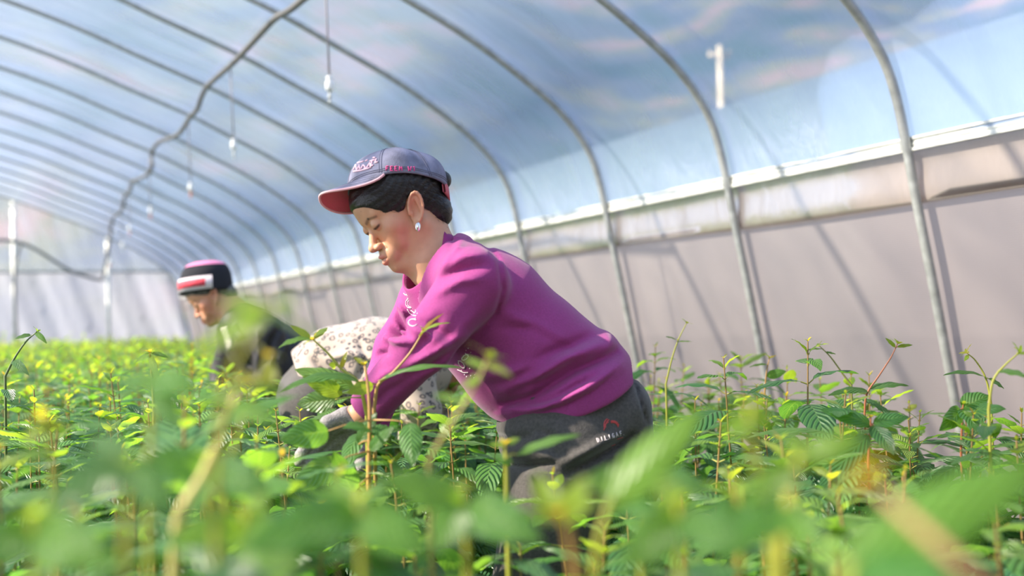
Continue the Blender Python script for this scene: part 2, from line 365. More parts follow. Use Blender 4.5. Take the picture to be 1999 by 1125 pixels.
# sprinkler droppers
drs = [(643, 150, 0, 'nearest sprinkler dropper with white weight, above and left of the grey cap'), (456, 272, 0, 'second sprinkler dropper, left of the nearest one'), (372, 357, 1, 'third sprinkler dropper, with an orange nozzle'),
       (294, 404, 1, 'fourth sprinkler dropper in the row going away'), (253, 440, 1, 'fifth sprinkler dropper, hanging by the hose drop'), (239, 473, 0, 'sixth small sprinkler dropper in the row'), (214, 505, 1, 'farthest sprinkler dropper beside the hose end')]
for px, py, red, lab in drs:
    p = Px(px, py, 1.30); zt = float(topz(1.30))-.03
    r_ = empty('sprinkler_dropper', (p[0], p[1], zt), lab, 'sprinkler', 'sprinkler droppers hanging from the roof')
    mb = MB(); mb.tube([(p[0]-.012, p[1], zt), (p[0]-.006, p[1], (zt+p[2])/2), (p[0], p[1], p[2])], .0045, 6); mb.build('tube', M['wire'], r_)
    mb = MB(); mb.lathe(p, [(.004, .005), (.002, .012), (-.008, .015), (-.014, .011), (-.018, .013), (-.024, .018), (-.05, .018), (-.06, .014), (-.062, .005)]); mb.build('weight', M['white_plastic'], r_)
    mb = MB(); mb.lathe(p, [(-.060, .006), (-.082, .006), (-.084, .010), (-.09, .010), (-.092, .004), (-.105, .005), (-.107, .008), (-.112, .006)]); mb.build('nozzle', M['orange_plastic' if red else 'clear_plastic'], r_)

# ground, outside world
def grid(x0, x1, y0, y1, nx, ny, fz):
    V = []; 
    for i in range(nx+1):
        for j in range(ny+1):
            x = x0+(x1-x0)*i/nx; y = y0+(y1-y0)*j/ny; V.append((x, y, fz(x, y)))
    return V, [(i*(ny+1)+j, (i+1)*(ny+1)+j, (i+1)*(ny+1)+j+1, i*(ny+1)+j+1) for i in range(nx) for j in range(ny)]
V, F = grid(-5.5, 2.95, -1.3, 18.2, 60, 120, lambda x, y: .012*math.sin(x*7)*math.sin(y*5)+.01*math.sin(x*19+y*13))
tag(mk('floor', V, F, M['soil'], origin=(0, 0, 0)), kind='structure')
M['ground'] = pmat('outside_ground', (.22, .17, .12), .95, noise=1.2, noise_amt=.4)
V, F = grid(-90, 90, -30, 130, 10, 10, lambda x, y: -.06)
tag(mk('ground', V, F, M['ground'], origin=(0, 0, 0)), kind='structure')
# wooded hillside behind everything
m_, nt, out = newmat('hillside'); M['hill'] = m_
t = N(nt, 'TexCoord'); n1 = N(nt, 'TexNoise'); n1.inputs['Scale'].default_value = .13; n1.inputs['Detail'].default_value = 7; nt.links.new(t.outputs['Object'], n1.inputs['Vector'])
cr = N(nt, 'ValToRGB'); e = cr.color_ramp.elements; e[0].position = .36; e[0].color = (.05, .085, .11, 1); e[1].position = .64; e[1].color = (.19, .145, .16, 1)
q = cr.color_ramp.elements.new(.48); q.color = (.08, .10, .15, 1); q = cr.color_ramp.elements.new(.57); q.color = (.12, .135, .12, 1)
nt.links.new(n1.outputs['Fac'], cr.inputs[0]); b = N(nt, 'BsdfDiffuse'); nt.links.new(cr.outputs[0], b.inputs[0]); nt.links.new(b.outputs[0], out.inputs[0])
V = []; na, nr = 90, 26
for i in range(na+1):
    a = math.radians(-50+150*i/na)
    for j in range(nr+1):
        u = j/nr; r = 38+95*u
        z = 60*u**1.1*(.9+.12*math.sin(a*7)+.05*math.sin(a*17+u*5))+1.3*math.sin(a*40+u*20)*math.sin(u*30+a*13)*u
        V.append((r*math.sin(a), r*math.cos(a), z-.06))
F = [(i*(nr+1)+j, (i+1)*(nr+1)+j, (i+1)*(nr+1)+j+1, i*(nr+1)+j+1) for i in range(na) for j in range(nr)]
tag(mk('hillside', V, F, M['hill'], origin=(0, 0, 0)), kind='structure')
# neighbouring tunnel
sh = 9.15
M['roof2'] = film_mat('neighbour_film', (.29, .41, .56), .93, gloss=.5, streak=(1, .5), streak_amt=.06)
M['side2'] = pmat('neighbour_side', (.10, .085, .09), .7, noise=1.5, noise_amt=.12)
r_ = empty('neighbouring_tunnel', (8.0, 8, 0), 'neighbouring blue film tunnel blurred behind the side wall film', 'greenhouse')
sh = 9.15
tp = np.array([p for p in PROF if p[1] >= ZR-.01])+np.array([sh, 0])
V = [(a, y, b) for y in (-2, 4, 10, 16, 22) for a, b in tp]; n = len(tp)
UV = [(i*.3, y) for y in (-2, 4, 10, 16, 22) for i in range(n)]
F = [(j*n+i, j*n+i+1, (j+1)*n+i+1, (j+1)*n+i) for j in range(4) for i in range(n-1)]
mk('roof_film', V, F, M['roof2'], r_, uv=UV)
lp = np.array([p for p in PROF if p[1] < ZR+.01 and p[0] < 0])+np.array([sh, 0])
V = [(a, y, b) for y in (-2, 4, 10, 16, 22) for a, b in lp]; n = len(lp); F = [(j*n+i, j*n+i+1, (j+1)*n+i+1, (j+1)*n+i) for j in range(4) for i in range(n-1)]
mk('side_sheet', V, F, M['side2'], r_)
# utility pole
M['pole'] = pmat('weathered_pole', (.75, .66, .52), .8, noise=3, noise_amt=.2)
pb = P(1405, 90, 36.); r_ = empty('utility_pole', (pb[0], pb[1], -.06), 'pale utility pole with crossarm seen blurred through the roof film', 'pole')
mb = MB(); mb.tube([(pb[0], pb[1], -.06), (pb[0], pb[1], pb[2])], [.14, .09], 10); mb.build('pole', M['pole'], r_)
mb = MB(); c = P(1405, 108, 36.); mb.tube([c-cR*.36, c+cR*.36], .07, 6)
for s in (-1, 0, 1):
    q = c+cR*.3*s; mb.lathe(q, [(.06, .05), (.12, .07), (.16, .03)], 8)
mb.build('crossarm', M['pole'], r_)
# weeds in the gap between the tunnels
mb = MB()
for i in range(900):
    x = rng.uniform(3.12, 3.4); y = rng.uniform(.5, 9); h = rng.uniform(.15, .62); a = rng.uniform(0, 6.28); l = rng.uniform(.03, .12); wd = .008
    d = np.array([math.cos(a), math.sin(a), 0]); s = np.array([-d[1], d[0], 0])*wd; b0 = np.array([x, y, -.06])
    mb.add([b0-s, b0+s, b0+d*l*.4+[0, 0, h*.6]+s, b0+d*l*.4+[0, 0, h*.6]-s, b0+d*l+[0, 0, h]], [(0, 1, 2, 3), (3, 2, 4)])
M['weed'] = pmat('weed', (.30, .38, .07), .7, noise=2, noise_amt=.4)
tag(mb.build('weeds', M['weed'], origin=(3.3, 4, -.06)), 'yellow-green weeds growing outside along the mesh side wall', 'weeds', kind='stuff')

# ================================================================== SIGNED DISTANCE MODELLING
def smin(a, b, k):
    h = np.clip(.5+.5*(b-a)/k, 0, 1); return b*(1-h)+a*h-k*h*(1-h)
def smax(a, b, k): return -smin(-a, -b, k)
def sph(p, c, r): return np.linalg.norm(p-np.array(c, np.float32), axis=1)-r
def ell(p, c, r, A=None):
    q = p-np.array(c, np.float32)
    if A is not None: q = q@np.array(A, np.float32).T
    r = np.array(r, np.float32); k0 = np.linalg.norm(q/r, axis=1); k1 = np.linalg.norm(q/(r*r), axis=1)
    return k0*(k0-1)/np.maximum(k1, 1e-6)
def cap(p, a, b, ra, rb, lat=None, s=1.0):
    a = np.array(a, np.float32); b = np.array(b, np.float32); q = p-a; ba = b-a
    if lat is not None:
        l = np.array(lat, np.float32); q = q-np.outer(q@l, l)*(1-1/s); ba = ba-l*(ba@l)*(1-1/s)
    t = np.clip((q@ba)/(ba@ba), 0, 1); return np.linalg.norm(q-np.outer(t, ba), axis=1)-(ra+(rb-ra)*t)
def chain(p, pts, rs, k=.02, lat=None, s=1.0):
    d = None
    for i in range(len(pts)-1):
        e = cap(p, pts[i], pts[i+1], rs[i], rs[i+1], lat, s); d = e if d is None else smin(d, e, k)
    return d
def sdf_mesh(f, lo, hi, h, relax=1):
    """surface nets, evaluated finely only near the surface"""
    lo = np.array(lo, float); hi = np.array(hi, float); B = 6
    n = (np.ceil((hi-lo)/h/B).astype(int))*B
    nb = n//B
    g = np.stack(np.meshgrid(*[np.arange(k)+.5 for k in nb], indexing='ij'), -1).reshape(-1, 3)*B*h+lo-h/2
    dc = f(g.astype(np.float32)).reshape(nb)
    D = np.repeat(np.repeat(np.repeat(dc, B, 0), B, 1), B, 2).astype(np.float32)
    act = np.abs(dc) < B*h*1.25+.004
    idx = np.argwhere(act); off = np.stack(np.meshgrid(*[np.arange(B)]*3, indexing='ij'), -1).reshape(-1, 3)
    I = (idx[:, None, :]*B+off[None]).reshape(-1, 3)
    for s in range(0, len(I), 400000):
        J = I[s:s+400000]; D[J[:, 0], J[:, 1], J[:, 2]] = f((J*h+lo).astype(np.float32))
    ins = D < 0
    c = np.zeros(tuple(n-1), np.int8)
    cor = [(i, j, k) for i in (0, 1) for j in (0, 1) for k in (0, 1)]
    sl = lambda a, o: a[o[0]:a.shape[0]-1+o[0], o[1]:a.shape[1]-1+o[1], o[2]:a.shape[2]-1+o[2]]
    for o in cor: c += sl(ins, o)
    cells = np.argwhere((c > 0) & (c < 8)); vid = -np.ones(tuple(n-1), np.int64); vid[tuple(cells.T)] = np.arange(len(cells))
    acc = np.zeros((len(cells), 3)); cnt = np.zeros(len(cells))
    for a in cor:
        for ax in range(3):
            if a[ax]: continue
            b = list(a); b[ax] = 1
            da = D[cells[:, 0]+a[0], cells[:, 1]+a[1], cells[:, 2]+a[2]]; db = D[cells[:, 0]+b[0], cells[:, 1]+b[1], cells[:, 2]+b[2]]
            mk_ = (da < 0) != (db < 0); t = np.where(mk_, da/(da-db+1e-12), 0)
            pt = np.tile(np.array(a, float), (len(cells), 1)); pt[:, ax] += t
            acc += pt*mk_[:, None]; cnt += mk_
    V = (cells+acc/cnt[:, None])*h+lo
    Fs = []
    for ax in range(3):
        u, v = (ax+1) % 3, (ax+2) % 3
        a = [slice(1, -1)]*3; b = [slice(1, -1)]*3; a[ax] = slice(0, -1); b[ax] = slice(1, None)
        A_ = ins[tuple(a)]; B_ = ins[tuple(b)]
        e = np.argwhere(A_ != B_); 
        if not len(e): continue
        base = e.copy(); base[:, u] += 1; base[:, v] += 1
        neg = ins[tuple(base.T)]
        q = []
        for du, dv in ((0, 0), (1, 0), (1, 1), (0, 1)):
            cc = base.copy(); cc[:, u] -= 1-du; cc[:, v] -= 1-dv; q.append(cc)
        ok = np.ones(len(e), bool)
        for cc in q:
            for i in range(3): ok &= (cc[:, i] >= 0) & (cc[:, i] < n[i]-1)
        ids = np.stack([vid[tuple(np.where(ok[:, None], cc, 0).T)] for cc in q], 1)
        ok &= (ids >= 0).all(1); ids = np.where(neg[:, None], ids, ids[:, ::-1])[ok]; Fs.append(ids)
    F = np.concatenate(Fs)
    for _ in range(relax):
        S = np.zeros_like(V); C = np.zeros(len(V))
        for i in range(4):
            j = (i+1) % 4; np.add.at(S, F[:, i], V[F[:, j]]); np.add.at(C, F[:, i], 1); np.add.at(S, F[:, j], V[F[:, i]]); np.add.at(C, F[:, j], 1)
        C[C == 0] = 1; V = V*.5+(S/C[:, None])*.5
    return V, F
def norm(v): v = np.array(v, float); return v/np.linalg.norm(v)
def pxy(p):                                # camera metres -> pixel coordinates
    return np.stack([999.5+p[:, 0]/-p[:, 2]*FPX, 562.5-p[:, 1]/-p[:, 2]*FPX], 1)
def segdist(q, poly):
    poly = np.array(poly, float); d = np.full(len(q), 1e9); tt = np.zeros(len(q)); L = len(poly)-1
    for i in range(L):
        a, b = poly[i], poly[i+1]; ba = b-a; t = np.clip(((q-a)@ba)/(ba@ba), 0, 1); e = np.linalg.norm(q-a-np.outer(t, ba), axis=1)
        m = e < d; d[m] = e[m]; tt[m] = (i+t[m])/L
    return d, tt
def folds(p, d, L, zmin):
    """cloth folds: (polyline in photo pixels, height in metres (+ ridge, - crease), width in pixels), on the near side only"""
    near = (np.abs(d) < .03) & (p[:, 2] > zmin); 
    if not near.any(): return d
    q = pxy(p[near]); add = np.zeros(len(q))
    for poly, amp, wd in L:
        e, t = segdist(q, poly); add += amp*1.7*np.exp(-(e/wd)**2)*np.sin(np.pi*np.clip(t*.9+.05, 0, 1))**.6
    d = d.copy(); d[near] -= add; return d

# ---------------------------------------------------------------- a head in its own frame (mm): x lateral, y forward, z up
def head_sdf(q, age=0, lids=True):
    ax = np.abs(q[:, 0]); s = q.copy(); s[:, 0] = ax            # symmetric
    d = ell(q, (0, -6, 26), (73, 92, 82))
    d = smin(d, ell(q, (0, 30, -22), (58, 55, 72)), 22)
    d = smin(d, ell(q, (0, 48, 32), (56, 42, 44)), 18)           # forehead
    d = smin(d, cap(s, (48, 8, -54), (12, 69, -95), 18, 16), 22)   # jaw
    d = smin(d, ell(s, (40, 58, -26), (22, 20, 22)), 16)         # cheek
    d = smin(d, ell(s, (30, 66, -52), (22, 16, 24)), 14)         # cheek pad by the mouth
    d = smin(d, cap(s, (8, 83, 13), (36, 74, 17), 5.5, 6), 11)     # brow
    d = smax(d, -ell(s, (28, 99, -3), (17, 14, 11)), 9)          # socket
    d = smin(d, ell(q, (0, 84, -68), (33, 18, 26)), 12)          # muzzle
    d = smin(d, ell(q, (0, 80, -96), (20, 19, 15)), 12)          # chin
    # nose
    d = smin(d, cap(q, (0, 79, 2), (0, 102, -34), 5.5, 8.5), 7)
    d = smin(d, sph(q, (0, 107, -38), 8.5), 5)
    d = smin(d, ell(s, (12.5, 98, -41), (7.5, 10, 7)), 3.5)
    d = smax(d, -ell(s, (6.5, 103, -48.5), (3.4, 6, 3.2)), 2)
    # lips
    d = smin(d, cap(s, (0, 103, -61), (23, 89, -68), 5.6, 2.4), 3)
    d = smin(d, cap(s, (0, 101, -75), (21, 89, -72), 7.4, 3.0), 3)
    d = smax(d, -cap(s, (0, 108, -67.0), (25, 90, -69.4), 2.0, 1.1), 2.0)
    d = smax(d, -cap(q, (0, 103, -50), (0, 106, -56), 1.6, 1.8), 3)   # philtrum
    d = smax(d, -cap(s, (17, 96, -44), (30, 80, -66), .8, .8), 5)    # nasolabial
    # eyes: ball with lids, almost closed, looking down
    eye = sph(s, (28, 76.5, -3), 12.6)
    if lids:
        lid = sph(s, (28, 77.2, -2.2), 13.6); cut = cap(s, (17, 93, -8.2), (39, 89, -7.6), 1.7, 1.4); lid = smax(lid, -cut, 1.2); eye = smin(eye, lid, .6)
        eye = smin(eye, cap(s, (17, 88, -7), (40, 83, -7.0), 1.2, 1.0), 2)
    d = smin(d, eye, 3.0)
    # ears
    
    A = np.array([[.90, .42, 0], [-.42, .90, 0], [0, 0, 1.]]); c = np.array([72, 9, -23], np.float32)
    e = (s-c)@A.T.astype(np.float32)                              # x = out of the ear, y fwd
    e[:, 1] += .42*e[:, 2]
    ear = ell(e, (2, 0, 2), (4.5, 17, 30)); ear = smax(ear, -ell(e, (8.5, 1.5, 2), (8.5, 10.5, 20)), 1.5)
    R = []
    for t in np.linspace(-.45*np.pi, 1.05*np.pi, 13): R.append((5.5, -15.5*np.cos(t-.5*np.pi)*(1 if True else 0), 2+27*np.sin(t-.0*np.pi)) if False else (6.2, -16*np.cos(t), 4+26*np.sin(t)))
    for a, b in zip(R[:-1], R[1:]): ear = smin(ear, cap(e, a, b, 3.1, 3.1), 1.5)
    ear = smin(ear, cap(e, (4, -4, 16), (4.5, -9, -6), 2.6, 2.4), 2.5)
    ear = smin(ear, ell(e, (3, 5, -24), (4, 8, 8)), 3); ear = smin(ear, ell(e, (4.5, 11, -3), (3, 3.5, 5)), 2)
    d = smin(d, ear, 2.5)
    return d
class Head:
    def __init__(s, c, f, u, scale=1.0):
        s.u = norm(u); s.f = norm(np.array(f)-s.u*(np.array(f)@s.u)); s.l = np.cross(s.u, -s.f); s.c = np.array(c); s.k = scale
        s.A = np.stack([s.l, s.f, s.u])               # rows
    def loc(s, p): return ((p-s.c)@s.A.T*1000/s.k).astype(np.float32)
    def pt(s, x, y, z): return s.c+(np.array([x, y, z])/1000*s.k)@s.A
def skin_colors(q, base, redness=1.0, grey=False):
    n = len(q); c = np.tile(np.array(base), (n, 1)); ax = np.abs(q[:, 0])
    def blob(cx, cy, cz, r): return np.exp(-(((ax-cx)**2+(q[:, 1]-cy)**2+(q[:, 2]-cz)**2)/r**2))
    def mixc(c, t, w_): w_ = np.clip(w_, 0, 1)[:, None]; return c*(1-w_)+np.array(t)*w_
    c = mixc(c, (.62, .20, .12), .60*redness*blob(46, 62, -34, 26)); c = mixc(c, (.62, .22, .14), .35*redness*blob(0, 108, -38, 13))
    c = mixc(c, (.58, .18, .12), .45*redness*blob(76, -2, -8, 28))
    lip = np.maximum(np.exp(-(segd3(q, ax, (0, 106, -60.5), (21, 91, -66.4))/4.2)**4), np.exp(-(segd3(q, ax, (0, 105, -75.5), (19, 91, -71.8))/5.4)**4))
    c = mixc(c, (.52, .14, .12), .8*lip)
    brow = np.exp(-(segd3(q, ax, (12, 92, 9.5), (28, 89, 15.5))/3.6)**4)+np.exp(-(segd3(q, ax, (28, 89, 15.5), (44, 77, 11))/3.0)**4)
    c = mixc(c, (.09, .055, .04), .6*brow)
    lash = np.exp(-(segd3(q, ax, (16, 88, -8.4), (29, 91, -9.2))/3.2)**4)+np.exp(-(segd3(q, ax, (29, 91, -9.2), (43, 81, -6.2))/3.0)**4)
    c = mixc(c, (.03, .018, .015), .9*lash)
    c = mixc(c, (.05, .02, .02), .8*np.exp(-(segd3(q, ax, (0, 104, -67), (24, 90, -69.2))/1.3)**4))
    return c
def segd3(q, ax, a, b):
    a = np.array(a); b = np.array(b); p = np.stack([ax, q[:, 1], q[:, 2]], 1)-a; ba = b-a; t = np.clip(p@ba/(ba@ba), 0, 1); return np.linalg.norm(p-np.outer(t, ba), axis=1)
def hair_sdf(q, line, thick=7, bun=True):
    """scalp hair: skull shell cut along the hairline (function giving distance, + inside the face)"""
    d = ell(q, (0, -8, 27), (73+thick, 92+thick, 82+thick*.8))
    d = smin(d, ell(q, (0, 44, 38), (56+thick*.6, 42+thick*.9, 46)), 18)
    d = smin(d, ell(q, (0, -44, -44), (60, 42, 48)), 18)
    return d

# ================================================================== WOMAN IN THE MAGENTA SWEATER
D0 = 2.24
K = lambda px, py, w=0.: CM(px, py, w, D0)
SK = (.60, .32, .19)
foot = c2w(K(1120, 1600, 0)[None])[0]; foot[2] = 0
woman = empty('person', foot, 'woman in magenta sweater, grey cap and charcoal trousers bending over the seedlings', 'person')
hl = norm((.40, .145, .905)); hu = norm((-.575, .81, .125))
hf = np.cross(hl, hu); hf = hf if hf[0] < 0 else -hf
H = Head(K(784, 400, 0.0), hf, hu, .97)
if H.l[2] < 0: H.l = -H.l; H.A[0] = H.l
# ---- skin: one body
nb_ = [H.pt(0, -18, -45), K(845, 508, .0), K(885, 556, 0)]
def body_fine(p):
    d = head_sdf(H.loc(p))*.001*H.k
    n = chain(p, nb_, [.046, .053, .060], .02)
    n = smin(n, cap(p, H.pt(30, 8, -85), K(838, 545, .03), .014, .016), .02)
    n = smax(n, (p-K(862, 530, 0).astype(np.float32))@norm(K(870, 535, 0)-K(820, 470, 0)).astype(np.float32), .004)
    return smin(d, n, .022)
hc = H.pt(0, 0, -10)
Vh, Fh = sdf_mesh(body_fine, np.minimum(hc-.135, K(850, 560, 0)-[.0, 0.02, .1]), hc+.135, .0019)
ch = skin_colors(H.loc(Vh), SK)
# core, arms, legs under the clothes, coarse
spine = [K(1112, 800), K(1032, 690), K(945, 605), K(885, 545)]
LAT = norm((.34, -.05, .94))
kneeN, kneeF = K(1035, 1190, .12), K(1075, 1180, -.09); ankN, ankF = K(1120, 1560, .12), K(1175, 1550, -.10)
shN, elN, wrN = K(926, 550, .155), K(828, 674, .18), K(716, 800, .135)
shF, elF, wrF = K(832, 585, -.15), K(778, 680, -.16), K(716, 838, -.10)
def fingers(p, wrist, palm, tips, side):
    """palm with four unequal bent fingers and a thumb leaving its side"""
    ax = norm(palm-wrist); sd = norm(np.array(side)-ax*(np.array(side)@ax)); nn = np.cross(ax, sd)
    d = cap(p, wrist, wrist+(palm-wrist)*.4, .024, .025); d = smin(d, cap(p, palm-ax*.02-sd*.018, palm+ax*.015-sd*.022, .017, .015), .012); d = smin(d, cap(p, palm-ax*.02+sd*.018, palm+ax*.012+sd*.024, .018, .013), .012)
    for i, (o, l, c) in enumerate(zip((-.028, -.009, .010, .029), (.074, .082, .076, .060), tips)):
        r0 = palm+ax*.03+sd*o; a1 = r0+ax*l*.45+nn*c*.010; a2 = a1+ax*l*.25*math.cos(c)+nn*l*.3*math.sin(c); a3 = a2+ax*l*.12*math.cos(1.6*c)+nn*l*.26*math.sin(1.6*c)
        f = chain(p, [r0-ax*.02, a1, a2, a3], [.0095, .009, .0085, .0072], .004); d = smin(d, f, .005)
    t0 = palm-ax*.035-sd*.022; t1 = t0-sd*.022+ax*.025+nn*.012; t2 = t1+ax*.03+nn*.018-sd*.004
    return smin(d, chain(p, [t0, t1, t2], [.014, .011, .009], .006), .008)
palmN = K(664, 842, .115); palmF = K(690, 905, -.06)
def body_core(p):
    d = chain(p, spine, [.10, .085, .08, .055], .02, LAT, 1.2)
    d = smin(d, cap(p, K(885, 545), K(850, 505), .06, .045), .02)
    for a, b, c in ((shN, elN, wrN), (shF, elF, wrF)): d = smin(d, chain(p, [a, b, c], [.036, .031, .0245], .02), .012)
    for h_, k_, a_ in ((K(1120, 860, .085), kneeN, ankN), (K(1135, 855, -.085), kneeF, ankF)): d = smin(d, chain(p, [h_, k_, a_], [.085, .055, .04], .02), .03)
    return d
def hand_only(pw, pp, sd): return lambda p: smin(fingers(p, pw, pp, (.5, .7, .85, 1.0), tuple(-x for x in sd)), cap(p, pw+(pw-pp)*.8, pw, .0275, .0245), .01)
Vc, Fc = sdf_mesh(body_core, K(610, 1680, -.3), K(1290, 420, .32), .008)
Vg1, Fg1 = sdf_mesh(hand_only(wrN, palmN, (.1, .75, .6)), np.minimum(wrN, palmN)-.12, np.maximum(wrN, palmN)+.09, .0026)
Vg2, Fg2 = sdf_mesh(hand_only(wrF, palmF, (.1, .75, .6)), np.minimum(wrF, palmF)-.12, np.maximum(wrF, palmF)+.09, .0026)
VV = np.concatenate([Vh, Vc, Vg1, Vg2]); FF = np.concatenate([Fh, Fc+len(Vh), Fg1+len(Vh)+len(Vc), Fg2+len(Vh)+len(Vc)+len(Vg1)])
cc = np.concatenate([ch, np.tile(SK, (len(VV)-len(Vh), 1))])
mk('body', c2w(VV), FF, M['skin'], woman, col=cc)

# ---- sweater
def hemplane(p): return (p-K(1096, 766, 0).astype(np.float32))@norm((.34, -.94, -.22)).astype(np.float32)
SWF = [  # folds
    ([(880, 470), (940, 470), (972, 505), (981, 565), (968, 612), (935, 655)], -.0035, 5),      # shoulder seam
    ([(870, 520), (905, 500), (945, 497)], .006, 9), ([(862, 545), (905, 527), (950, 520)], -.006, 8), ([(850, 575), (900, 548), (940, 545)], .005, 9),
    ([(905, 470), (880, 490), (858, 530)], .006, 8), ([(890, 470), (872, 500)], -.005, 6),
    ([(975, 640), (1040, 640), (1130, 690)], -.0035, 10), ([(985, 612), (1050, 640), (1120, 680)], .004, 12),
    ([(1200, 690), (1120, 725), (1040, 775), (985, 790)], -.013, 10), ([(1190, 665), (1110, 700), (1040, 745), (975, 765)], .011, 12),
    ([(1210, 715), (1140, 760), (1060, 795), (980, 805)], .010, 10), ([(1160, 735), (1090, 775), (1010, 800)], -.008, 7),
    ([(1150, 660), (1080, 690), (1010, 730)], -.009, 12), ([(1130, 700), (1060, 742), (1000, 764)], -.010, 9), ([(1100, 690), (1000, 728), (950, 735)], .008, 11),
    ([(1180, 640), (1195, 670), (1170, 700)], .004, 10),
    ([(940, 600), (905, 640), (870, 690)], .004, 14), ([(860, 620), (835, 660), (800, 700)], -.006, 10), ([(905, 655), (850, 690), (800, 712)], .008, 9), ([(890, 672), (840, 712), (795, 735)], -.007, 9),
    ([(800, 640), (830, 650), (870, 680)], .005, 8), ([(815, 625), (850, 640), (885, 665)], -.005, 7),
    ([(775, 720), (745, 735), (715, 765)], .004, 8), ([(790, 745), (755, 765), (722, 800)], -.004, 8),
    ([(700, 760), (725, 790), (742, 820)], -.003, 4),                                                            # cuff seam
    ([(765, 600), (790, 640), (800, 655)], -.009, 6), ([(760, 640), (780, 655), (800, 660)], -.008, 5), ([(772, 590), (792, 620)], .006, 7), ([(745, 655), (770, 668), (795, 668)], .007, 6), ([(735, 690), (760, 690)], -.006, 5),
]
HEMS = [([(965, 802), (1030, 810), (1100, 794), (1160, 764), (1218, 712)], -.003, 3)]
def sweater(p):
    d = chain(p, [K(1110, 790), K(1100, 768), K(1032, 690), K(945, 602), K(884, 540)], [.139, .139, .119, .116, .084], .03, LAT, 1.25)
    d = smin(d, cap(p, K(874, 512, -.01), K(890, 548), .052, .072, LAT, 1.2), .03)
    d = smin(d, cap(p, K(925, 640, 0), K(990, 720, 0), .085, .09, LAT, 1.2), .03)
    d = smin(d, cap(p, K(900, 548, .05), shN, .065, .058), .03)
    d = smin(d, cap(p, K(860, 560, -.05), shF, .062, .052), .03)
    d = smin(d, chain(p, [shN, elN, wrN], [.061, .049, .038], .02), .022)
    d = smin(d, chain(p, [shF, elF, wrF, wrF+(wrF-elF)*.15], [.054, .048, .038, .038], .02), .022)
    d = smax(d, hemplane(p), .008)
    # cuffs
    for a, b in ((elN, wrN), (elF, wrF)):
        ax = norm(b-a).astype(np.float32); near = np.linalg.norm(p-b.astype(np.float32), axis=1) < .09
        d = np.where(near, smax(d, (p-(b+ax*.004).astype(np.float32))@ax, .006), d)
    # neck hole
    d = smax(d, -chain(p, [K(796, 448, 0), K(836, 512, .0), K(858, 534, 0)], [.076, .076, .066], .01), .006)
    d = folds(p, d, SWF, -D0-.12); d = folds(p, d, HEMS, -D0-.02)
    return d
Vs, Fs = sdf_mesh(sweater, K(660, 900, -.32), K(1260, 425, .33), .0042)
sw = mk('sweater', c2w(Vs), Fs, M['sweater'], woman)
BV = BVHTree.FromPolygons([tuple(v) for v in c2w(Vs)], Fs.tolist())
def stick(bv, px, py, lift=.001):
    r = norm(ray(px, py)); h, n, i, d = bv.ray_cast(Vector(CAM), Vector(r))
    if h is None: return None
    return np.array(h)-r*lift
def strokes(bv, polys, rad, name, mat, parent, lift=.0008, sub=4):
    mb = MB(); any_ = False
    for poly in polys:
        q = []
        for a, b in zip(poly[:-1], poly[1:]):
            for k in range(sub): q.append((a[0]+(b[0]-a[0])*k/sub, a[1]+(b[1]-a[1])*k/sub))
        q.append(poly[-1]); pp = [stick(bv, x, y, lift) for x, y in q]; pp = [p for p in pp if p is not None]
        pp = [p for i, p in enumerate(pp) if i == 0 or np.linalg.norm(p-pp[i-1]) < .03]
        if len(pp) > 1: mb.tube(pp, rad, 5); any_ = True
    return mb.build(name, mat, parent) if any_ else None
def circ(cx, cy, rx, ry, n=10, a0=0, a1=2*math.pi, rot=0):
    return [(cx+rx*math.cos(t)*math.cos(rot)-ry*math.sin(t)*math.sin(rot), cy+rx*math.cos(t)*math.sin(rot)+ry*math.sin(t)*math.cos(rot)) for t in np.linspace(a0, a1, n)]
em = [circ(800, 592, 8, 10), circ(801, 593, 5, 7), [(793, 575), (797, 580), (795, 588)], [(788, 573), (792, 577), (796, 573)], [(806, 600), (812, 606), (810, 612), (802, 606)], [(795, 604), (800, 612), (806, 616), (813, 617)], circ(806, 630, 9, 7, 10, .5, 5.5), [(805, 586), (812, 592), (815, 600)],
      circ(908, 698, 8, 4, 9, rot=-.7), circ(901, 712, 9, 4, 9, rot=.9), [(893, 722), (905, 728), (913, 728)], [(908, 690), (914, 696)]]
strokes(BV, em, .0009, 'chest_embroidery', M['thread_white'], sw)
mb = MB()
for x, y in [(a_+(14 if a_ > 850 else 0), b_y+(20 if a_ > 850 else 0)) for a_, b_y in [(900, 660), (905, 668), (908, 678), (907, 690), (903, 700), (899, 708), (905, 714), (911, 718), (893, 712), (887, 704), (880, 684), (913, 712), (897, 716), (896, 664), (811, 622), (807, 610), (815, 612), (794, 598)]]:
    p = stick(BV, x, y, .0012)
    if p is not None: mb.add([p+cR*.0016, p+cU*.0016, p-cR*.0016, p-cU*.0016, p-cF*.0012], [(0, 1, 4), (1, 2, 4), (2, 3, 4), (3, 0, 4)])
mb.build('sequins', M['sequin'], sw, smooth=False)['kind'] = 'stuff'
